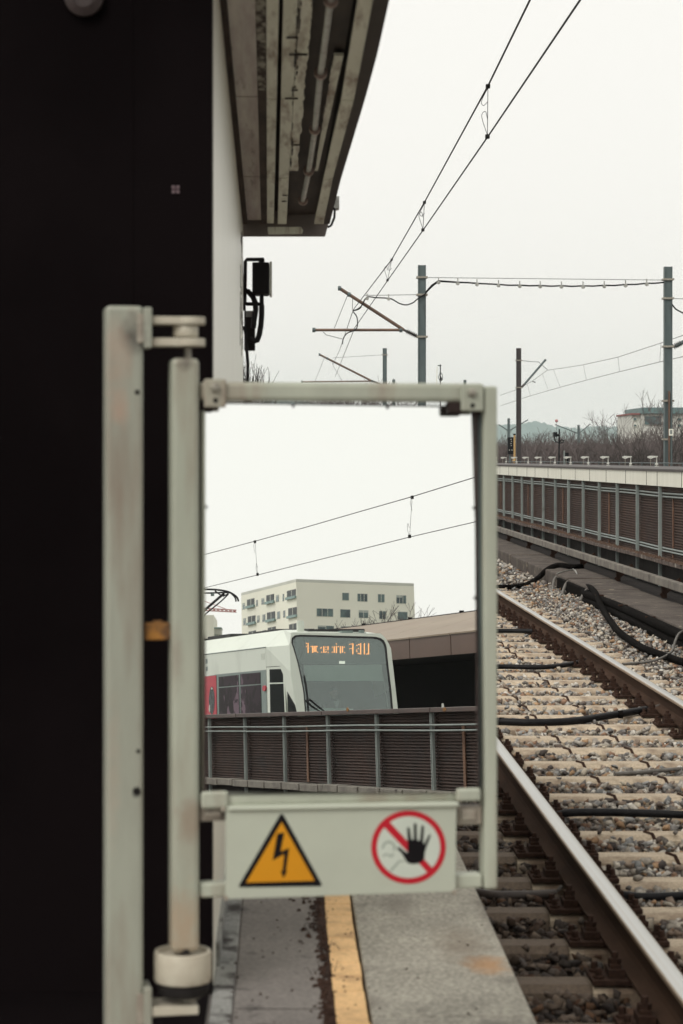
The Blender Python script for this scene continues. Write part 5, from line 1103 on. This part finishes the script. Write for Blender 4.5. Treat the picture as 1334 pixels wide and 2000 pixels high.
def fbox(x0, y0, x1, y1, yy, th, name, mtl, cyl=False):
    a, b = MY(*zf(x0, y1), yy), MY(*zf(x1, y0), yy); m = MB()
    if cyl: r = abs(b.x - a.x) / 2; c = (a + b) / 2; m.lathe((c.x, yy, 0), [(r, min(a.z, zroof)), (r, b.z - .05), (r * .85, b.z), (r * .2, b.z + .004)], 24)
    else: m.box(a.x, yy - th, min(a.z, zroof), b.x, yy + th, b.z)
    return m.build(name, mtl, train, bevel=0 if cyl else .008, smooth=cyl)
fbox(213, 12, 284, 135, PF - .5, 0, 'antenna', Mt['tram'], True)
fbox(290, 103, 870, 140, PF - .75, .3, 'roof_unit', Mt['roofgear']); fbox(660, 118, 775, 150, PF - .25, .14, 'roof_beacon', Mt['tramgrey']); fbox(868, 112, 902, 150, PF - .3, .08, 'roof_sensor', Mt['tramgrey']); fbox(640, 138, 910, 152, PF - .28, .16, 'beacon_base', Mt['tramgrey'])
# pantograph
YP = MX(*zs(300, 205), XC).y
pg = MB(); m = MB(); PY = lambda pts, dy=0: [MY(*zs(x, y), YP + dy) for x, y in pts]
m.tube(smooth_path(PY([(-500, 250), (-460, 205), (-380, 180), (130, 188), (280, 195), (400, 218), (480, 262), (512, 300), (518, 332)])), .026, 8)
m.tube(smooth_path(PY([(-500, 290), (-460, 240), (-380, 222), (130, 232), (390, 226), (450, 252), (485, 298), (490, 334)], .0)), .022, 8); pan = m.build('pantograph', Mt['roofgear'], train)
m = MB(); m.tube(PY([(350, 236), (240, 330), (130, 425), (-200, 720)], -.1), .036, 8); m.tube(PY([(400, 246), (320, 325), (130, 480), (-160, 760)], -.2), .02, 6); m.tube(PY([(240, 205), (300, 250), (340, 270), (400, 240)]), .02, 6); m.tube(PY([(-150, 210), (-220, 450), (-300, 760)], -.1), .03, 6); m.build('arm', Mt['roofgear'], pan)
m = MB(); m.tube(PY([(212, 232), (214, 268)]), .05, 8); m.build('damper', Mt['tramgrey'], pan)
# driver behind the windscreen
def skin_person(name, label, joints, edges, radii, mtl, base):
    me = bpy.data.meshes.new(name); me.from_pydata([tuple(Vector(j) - base) for j in joints], edges, []); o = bpy.data.objects.new(name, me); COL.objects.link(o); o.location = base
    sk = o.modifiers.new('skin', 'SKIN'); s2_ = o.modifiers.new('sub', 'SUBSURF'); s2_.levels = s2_.render_levels = 2
    for i, r in enumerate(radii): me.skin_vertices[0].data[i].radius = (r, r * .85); me.skin_vertices[0].data[i].use_root = i == 0
    me.materials.append(mtl); return o
hd = FP(590, 790, -.75); bs = Vector((hd.x, hd.y, hd.z - .75))
J = [bs + Vector(q) for q in ((0, 0, .08), (0, .0, .30), (0, .01, .50), (0, .02, .60), (0, .03, .68), (0, .05, .77), (0, .06, .87), (.19, .02, .52), (.26, .12, .30), (.16, .36, .24), (.12, .44, .25), (-.19, .02, .52), (-.26, .12, .30), (-.16, .36, .24), (-.12, .44, .25), (.10, .20, .06), (.11, .48, .05), (.11, .50, -.35), (-.10, .20, .06), (-.11, .48, .05), (-.11, .50, -.35))]
Ee = [(0, 1), (1, 2), (2, 3), (3, 4), (4, 5), (5, 6), (2, 7), (7, 8), (8, 9), (9, 10), (2, 11), (11, 12), (12, 13), (13, 14), (0, 15), (15, 16), (16, 17), (0, 18), (18, 19), (19, 20)]
Rr = [.15, .15, .17, .09, .055, .085, .075, .075, .05, .04, .03, .075, .05, .04, .03, .085, .065, .05, .085, .065, .05]
dr = skin_person('person', '', J, Ee, Rr, Mt['jacket'], bs); tag(dr, 'driver in dark jacket and white shirt seated behind the train windscreen', 'person')
m = MB(); h0 = J[5] + Vector((0, .012, .03)); m.lathe(h0 - Vector((0, 0, .13)), [(.045, 0), (.07, .03), (.085, .09), (.09, .14), (.085, .19), (.06, .235), (.01, .25)], 16)
m.lathe(h0 + Vector((0, .085, 0)), [(.016, 0), (.008, .025)], 8, Vector((0, 1, -.2)))
for s_ in (-1, 1): m.lathe(h0 + Vector((s_ * .088, 0, 0)), [(.024, -.01), (.02, .012)], 8, Vector((s_, 0, 0)))
m.build('head', Mt['skin'], dr, smooth=True)
m = MB(); m.lathe(h0 + Vector((0, -.012, .04)), [(.094, 0), (.095, .04), (.08, .075), (.03, .09)], 16); m.build('hair', Mt['hair'], dr, smooth=True)
m = MB()
for s_ in (-1, 1): m.lathe(h0 + Vector((s_ * .033, .083, .012)), [(.011, 0), (.008, .006)], 8, Vector((0, 1, 0)))
m.box(h0.x - .025, h0.y + .075, h0.z - .062, h0.x + .025, h0.y + .09, h0.z - .055); m.build('eyes_and_mouth', Mt['hair'], dr)
m = MB(); q = J[2]; m.prism([q + Vector((-.075, .19, .12)), q + Vector((.075, .19, .12)), q + Vector((.01, .19, -.16))], (0, .012, 0)); m.build('shirt_front', Mt['shirt'], dr)
m = MB(); m.box(bs.x - .25, bs.y - .25, bs.z - .15, bs.x + .25, bs.y - .16, bs.z + .55); m.box(bs.x - .25, bs.y - .16, bs.z - .15, bs.x + .25, bs.y + .3, bs.z - .02); m.build('driver_seat', Mt['cabdark'], train, bevel=.03)
# overhead wires of that track
mw2 = [MX(u, v, XC) for u, v in ((330, 1103), (400, 1083), (498, 1057), (600, 1029), (700, 1000), (805, 970), (925, 933))]; cw2 = [MX(u, v, XC) for u, v in ((330, 1165), (404, 1147), (503, 1123), (600, 1099), (700, 1074), (800, 1049), (925, 1020))]
tw_ = thing('contact_line', mw2[2], 'pair of dark overhead wires sloping across the sky in the mirror', 'overhead wire')
mw2 = [mw2[0] + (mw2[0] - mw2[1]) * 5] + mw2 + [mw2[-1] + (mw2[-1] - mw2[-2]) * 2]; cw2 = [cw2[0] + (cw2[0] - cw2[1]) * 5] + cw2 + [cw2[-1] + (cw2[-1] - cw2[-2]) * 2]
m = MB(); m.tube(mw2, .0095, 6); m.build('messenger_wire', Mt['wire'], tw_)
m = MB(); m.tube(cw2, .0085, 6); m.build('contact_wire', Mt['wire'], tw_)
for a, b in ((mw2[3], cw2[3]), (mw2[6], cw2[6])):
    m = MB(); m.tube([a, b], .0045, 4); m.tube(smooth_path([a, a + Vector((0, -.1, -.12)), a + Vector((0, -.02, -.3))]), .004, 4); m.tube(smooth_path([b, b + Vector((0, -.1, .18)), b + Vector((0, -.07, .3)), b + Vector((0, .0, .2))]), .004, 4)
    m.box(a.x - .02, a.y - .04, a.z - .05, a.x + .02, a.y + .04, a.z + .02); m.box(b.x - .02, b.y - .04, b.z - .02, b.x + .02, b.y + .04, b.z + .05); m.build('dropper', Mt['wire'], tw_)
# ---------------------------------------------------------------- shelter with a brown metal roof behind the train
XS = XT + W + 3.0
cr = [MX(*z7(x, y), XS) for x, y in ((870, 303), (965, 297), (1147, 275), (1258, 262), (1400, 249))]
zc_ = MX(*z7(1150, 275), XS).z; zbz = MX(*z7(1150, 366), XS).z; zrg = MX(*z7(1150, 190), XS + 3).z
sh_ = thing('platform_shelter', (XS, cr[2].y, -.6), 'brown metal clad shelter with a dark inside right of the train', 'shelter')
y0_, y1_ = MX(*z7(965, 300), XS).y, MX(*z7(1150, 275), XS).y; dl = y1_ - y0_
ys_ = [y0_ + dl * k for k in range(-14, 8)]
for a, b in zip(ys_, ys_[1:]):
    m = MB(); m.box(XS, a + .02, zbz, XS + .06, b - .02, zc_); m.build('fascia_panel', Mt['shelter_fascia'], sh_)
    m = MB(); m.prism([(XS - .03, a + .015, zc_ + .004), (XS + 3, a + .015 - .0, zrg), (XS + 3, b - .015, zrg), (XS - .03, b - .015, zc_ + .004)], (0, 0, .04)); m.build('roof_panel', Mt['shelter_roof'], sh_)
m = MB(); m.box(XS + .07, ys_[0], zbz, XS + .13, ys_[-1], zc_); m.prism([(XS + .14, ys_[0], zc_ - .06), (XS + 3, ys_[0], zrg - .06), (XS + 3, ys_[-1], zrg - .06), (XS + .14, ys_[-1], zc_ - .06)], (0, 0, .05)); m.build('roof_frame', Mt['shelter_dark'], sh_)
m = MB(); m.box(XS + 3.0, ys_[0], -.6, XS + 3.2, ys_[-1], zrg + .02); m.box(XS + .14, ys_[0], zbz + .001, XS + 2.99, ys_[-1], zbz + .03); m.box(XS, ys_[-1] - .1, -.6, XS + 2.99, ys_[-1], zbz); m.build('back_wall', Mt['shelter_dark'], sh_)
m = MB(); m.tube([Vector((XS + 3.1, ys_[0], zrg + .05)), Vector((XS + 3.1, ys_[-1], zrg + .05))], .03, 6)
for k in range(10): m.box(XS + 3.05, ys_[0] + 3.7 * k, zrg + .02, XS + 3.15, ys_[0] + 3.7 * k + .1, zrg + .12)
m.build('ridge_trim', Mt['shelter_dark'], sh_)
m = MB(); m.box(XS - .4, ys_[0], -.6, XS + 3, ys_[-1], 0.0); struct(m, 'platform', Mt['slab'])
# ---------------------------------------------------------------- apartment block and other far buildings
DA = 165.0
cA = MD(578.5, 1136.5, DA); cL = MD(471, 1163, DA * 1.10); cR = MD(808.5, 1146, DA * 1.052)
zt_ = cA.z; dL = (cL - cA); dL.z = 0; dR = (cR - cA); dR.z = 0
dR = dR - dL.normalized() * dR.dot(dL.normalized()) * 1.0 if False else dR
nL = Vector((dL.y, -dL.x, 0)).normalized(); nR = Vector((dR.y, -dR.x, 0)).normalized()
for_cam = Vector((CM.x, CM.y, 0)) - Vector((cA.x, cA.y, 0))
if nL.dot(for_cam) < 0: nL = -nL
if nR.dot(for_cam) < 0: nR = -nR
ap = thing('apartment_block', (cA.x, cA.y, GZ), 'beige apartment block with teal balconies, seen in the mirror beyond the train', 'building')
m = MB(); base4 = [Vector((q.x, q.y, GZ)) for q in (cA, cA + dL, cA + dL + dR, cA + dR)]
m.prism(base4, (0, 0, zt_ - GZ)); m.build('wall', Mt['apt'], ap)
m = MB(); m.strip([q + Vector((0, 0, zt_ - GZ + .01)) for q in base4 + base4[:1]], [q + (sum(base4, Vector()) / 4 - q) * .03 + Vector((0, 0, zt_ - GZ + .01)) for q in base4 + base4[:1]], (0, 0, .22)); m.build('roof_edge', Mt['housewhite'], ap)
def aw(pxs, n, off, th, name, mtl, parent):
    m = MB(); m.prism([MP(*q, cA + n * off, n) for q in pxs], n * th); return m.build(name, mtl, parent)
def awin(x0, y0, x1, y1, n, sl_=0, split=0, mtl='aptwin', fr=True):   # corners in the enlarged picture, sl_ = slope of the rows
    def q(a, b): return z7(a, b + sl_ * (a - x0))
    w = aw([q(x0, y0), q(x1, y0), q(x1, y1), q(x0, y1)], n, .004, .012, 'window', Mt['frame'] if fr else Mt['loggia'], ap)
    e = 1.3
    aw([q(x0 + e, y0 + e), q(x1 - e, y0 + e), q(x1 - e, y1 - e), q(x0 + e, y1 - e)], n, .018, .006, 'pane', Mt[mtl], w)
    if fr and rnd.random() < .55: yb_ = y0 + e + (y1 - y0 - 2 * e) * rnd.uniform(.2, .75); xb_ = x0 + (x1 - x0) * rnd.choice((.5, .62, 1.0)) - e; aw([q(x0 + e, y0 + e), q(xb_, y0 + e), q(xb_, yb_), q(x0 + e, yb_)], n, .0245, .001, 'blind', Mt['curtain'], w)
    for s_ in range(split):
        xm = x0 + (x1 - x0) * (s_ + 1) / (split + 1); aw([q(xm - .9, y0 + e), q(xm + .9, y0 + e), q(xm + .9, y1 - e), q(xm - .9, y1 - e)], n, .026, .006, 'mullion', Mt['frame'], w)
for x0, y0, x1, y1, s_ in ((663, 86, 694, 121, 0), (731, 90, 777, 126, 2), (823, 92, 854, 130, 1), (906, 97, 951, 135, 2), (548, 156, 623, 193, 2), (654, 160, 700, 198, 0), (737, 164, 781, 200, 1), (829, 168, 860, 205, 1), (912, 171, 957, 208, 0), (553, 233, 627, 262, 1), (657, 236, 703, 268, 0), (740, 240, 784, 270, 1)):
    awin(x0, y0, x1, y1, nR, .03, s_)
def q5(x, y): X_, Y_ = zs(x, y); return ((X_ - 380) / .43478, (Y_ - 1120) / .43478)
for x0, y0, x1, y1, kind in ((565, 352, 598, 432, 'n'), (622, 312, 710, 402, 'L'), (728, 315, 752, 392, 'n'), (790, 296, 826, 372, 'n'), (850, 262, 942, 352, 'L'), (962, 258, 1000, 342, 'n'), (1040, 244, 1062, 332, 'n'), (1095, 208, 1200, 300, 'L'),
    (575, 532, 610, 615, 'n'), (632, 512, 722, 600, 'L'), (738, 500, 772, 585, 'n'), (800, 486, 840, 578, 'n'), (858, 466, 955, 565, 'L'), (975, 452, 1015, 542, 'n'), (1048, 440, 1076, 525, 'n'), (1110, 416, 1212, 520, 'L'), (640, 690, 728, 780, 'L'), (868, 645, 962, 740, 'L'), (1120, 605, 1212, 700, 'L'), (745, 690, 780, 760, 'n'), (805, 675, 845, 760, 'n')):
    a, b = q5(x0, y0), q5(x1, y1); sl_ = -.235 + (.03 if y0 > 400 else 0)
    if kind == 'n': awin(a[0], a[1], b[0], b[1], nL, sl_, 0)
    else:
        awin(a[0], a[1], b[0], b[1], nL, sl_, 1, 'loggia', False)
        y_ = b[1] - 1
        q_ = lambda x, y: z7(x, y + sl_ * (x - a[0]))
        aw([q_(a[0] - 1.5, y_ - 4), q_(b[0] + 1.5, y_ - 4), q_(b[0] + 1.5, y_ + 7), q_(a[0] - 1.5, y_ + 7)], nL, .03, .14, 'balcony', Mt['balcony'], ap)
# low block at the left edge of the mirror with a small rooftop frame
bl = thing('pale_block', MD(395, 1300, 150), 'pale building cut off by the left edge of the mirror', 'building')
q0, q1 = MD(340, 1201, 150), MD(417, 1201, 150); dv = q1 - q0; dv.z = 0; nb = Vector((dv.y, -dv.x, 0)).normalized()
if nb.dot(for_cam) > 0: nb = -nb
m = MB(); m.prism([Vector((q.x, q.y, GZ)) for q in (q0, q1, q1 + nb * 9, q0 + nb * 9)], (0, 0, q1.z - GZ)); m.build('wall', Mt['apt'], bl)
m = MB(); a, b = MD(418, 1245, 152), MD(434, 1245, 152); m.prism([Vector((q.x, q.y, GZ)) for q in (a, b, b + nb * 6, a + nb * 6)], (0, 0, MD(425, 1250, 152).z - GZ)); m.build('annex', Mt['apt'], bl)
def bx(u0, v0, u1, v1, t, th, name, mtl, par):
    a = [MD(u, v, t) for u, v in ((u0, v0), (u1, v0), (u1, v1), (u0, v1))]; m = MB(); m.prism(a, nb * th); return m.build(name, mtl, par)
bx(418, 1227, 432, 1239, 151, 3, 'plant_room', Mt['housewhite'], bl); bx(417.5, 1225, 432.5, 1227.6, 150.9, 3.3, 'plant_roof', Mt['balcony'], bl)
for u in (419, 423, 431): bx(u, 1239.3, u + 1.6, 1252, 151, .3, 'plant_leg', Mt['balcony'], bl)
cn = thing('tower_crane', MD(395, 1400, 330), 'pale red crane jib showing through haze above the train, in the mirror', 'crane')
m = MB(); CP_ = lambda u, v: MD(u, v, 330)
A = [(350 + 8 * k, 1189 + .55 * k * .3) for k in range(15)]; 
for k in range(14):
    a, b = (350 + 8 * k, 1184.5 + .5 * k), (358 + 8 * k, 1185 + .5 * k); c_, d_2 = (350 + 8 * k, 1190 + .42 * k), (358 + 8 * k, 1190.4 + .42 * k)
    for s_, e_ in ((a, b), (c_, d_2), (a, d_2), (c_, b)): m.tube([CP_(*s_), CP_(*e_)], .06, 4)
m.build('jib', Mt['crane'], cn)
m = MB(); m.tube([CP_(388, 1170), CP_(388, 1600)], .5, 4); m.tube([CP_(388, 1170), CP_(440, 1189)], .05, 4); m.build('tower', Mt['crane'], cn)
tq = MD(735, 1400, 72); tree((tq.x, tq.y, -.6), 5.4, 5, 55, 'bare treetop rising behind the brown shelter roof in the mirror', mtl='twig', rmin=.006)
tq = MD(790, 1400, 75); tree((tq.x, tq.y, -.6), 4.9, 5, 56, 'smaller bare treetop behind the shelter roof, further right in the mirror', mtl='twig', rmin=.006)
# ================================================================== AIR, LIGHT, CAMERA
m = MB(); m.box(-2500, -900, -7, 3500, 6500, 220); hz = m.build('haze', None); tag(hz, kind='stuff', label='thin pale winter haze')
hm = bpy.data.materials.new('haze_air'); hm.use_nodes = True; nt = hm.node_tree; nt.nodes.clear(); o_ = nt.nodes.new('ShaderNodeOutputMaterial'); pv = nt.nodes.new('ShaderNodeVolumePrincipled')
pv.inputs['Color'].default_value = (.93, 1.0, 1.0, 1); pv.inputs['Density'].default_value = .00013; pv.inputs['Anisotropy'].default_value = .2; nt.links.new(pv.outputs[0], o_.inputs['Volume']); hz.data.materials.append(hm)
w = bpy.data.worlds.new('World'); scene.world = w; w.use_nodes = True; nt = w.node_tree; bg = nt.nodes['Background']
SUN_EL, SUN_AZ = math.radians(45), math.radians(215)     # azimuth clockwise from the track direction
sky = nt.nodes.new('ShaderNodeTexSky'); sky.sky_type = 'NISHITA'; sky.sun_disc = False; sky.sun_elevation = SUN_EL; sky.sun_rotation = SUN_AZ; sky.dust_density = 6; sky.air_density = 1.0
hs = nt.nodes.new('ShaderNodeHueSaturation'); hs.inputs['Saturation'].default_value = .12; nt.links.new(sky.outputs[0], hs.inputs['Color'])
mxn = nt.nodes.new('ShaderNodeMix'); mxn.data_type = 'RGBA'; mxn.inputs[0].default_value = .86; mxn.inputs[7].default_value = (9.7, 9.5, 8.98, 1); nt.links.new(hs.outputs[0], mxn.inputs[6])
nt.links.new(mxn.outputs[2], bg.inputs[0]); bg.inputs[1].default_value = .1
sd = bpy.data.lights.new('Sun', 'SUN'); sd.energy = 1.5; sd.angle = math.radians(28); sd.color = (1, .96, .9); so = bpy.data.objects.new('Sun', sd); COL.objects.link(so)
dirv = Vector((math.sin(SUN_AZ) * math.cos(SUN_EL), math.cos(SUN_AZ) * math.cos(SUN_EL), math.sin(SUN_EL))); so.rotation_euler = dirv.to_track_quat('Z', 'Y').to_euler(); so.location = (0, 0, 30)
cd_ = bpy.data.cameras.new('Camera'); co = bpy.data.objects.new('Camera', cd_); COL.objects.link(co); co.location = C; co.rotation_euler = (PI / 2, 0, 0)
cd_.sensor_fit = 'VERTICAL'; cd_.sensor_height = 36; cd_.lens = F / 2000 * 36; cd_.shift_x = (667 - CX) / 2000; cd_.shift_y = (CY - 1000) / 2000; cd_.clip_start = .05; cd_.clip_end = 15000
cd_.dof.use_dof = True; cd_.dof.focus_distance = 26; cd_.dof.aperture_fstop = cd_.lens / 12
scene.camera = co
scene.view_settings.view_transform = 'Standard'; scene.view_settings.look = 'None'; scene.view_settings.exposure = .2; scene.view_settings.gamma = 1
scene.render.engine = 'CYCLES'; scene.cycles.use_denoising = True; scene.cycles.max_bounces = 6; scene.cycles.transparent_max_bounces = 12; scene.cycles.volume_bounces = 3
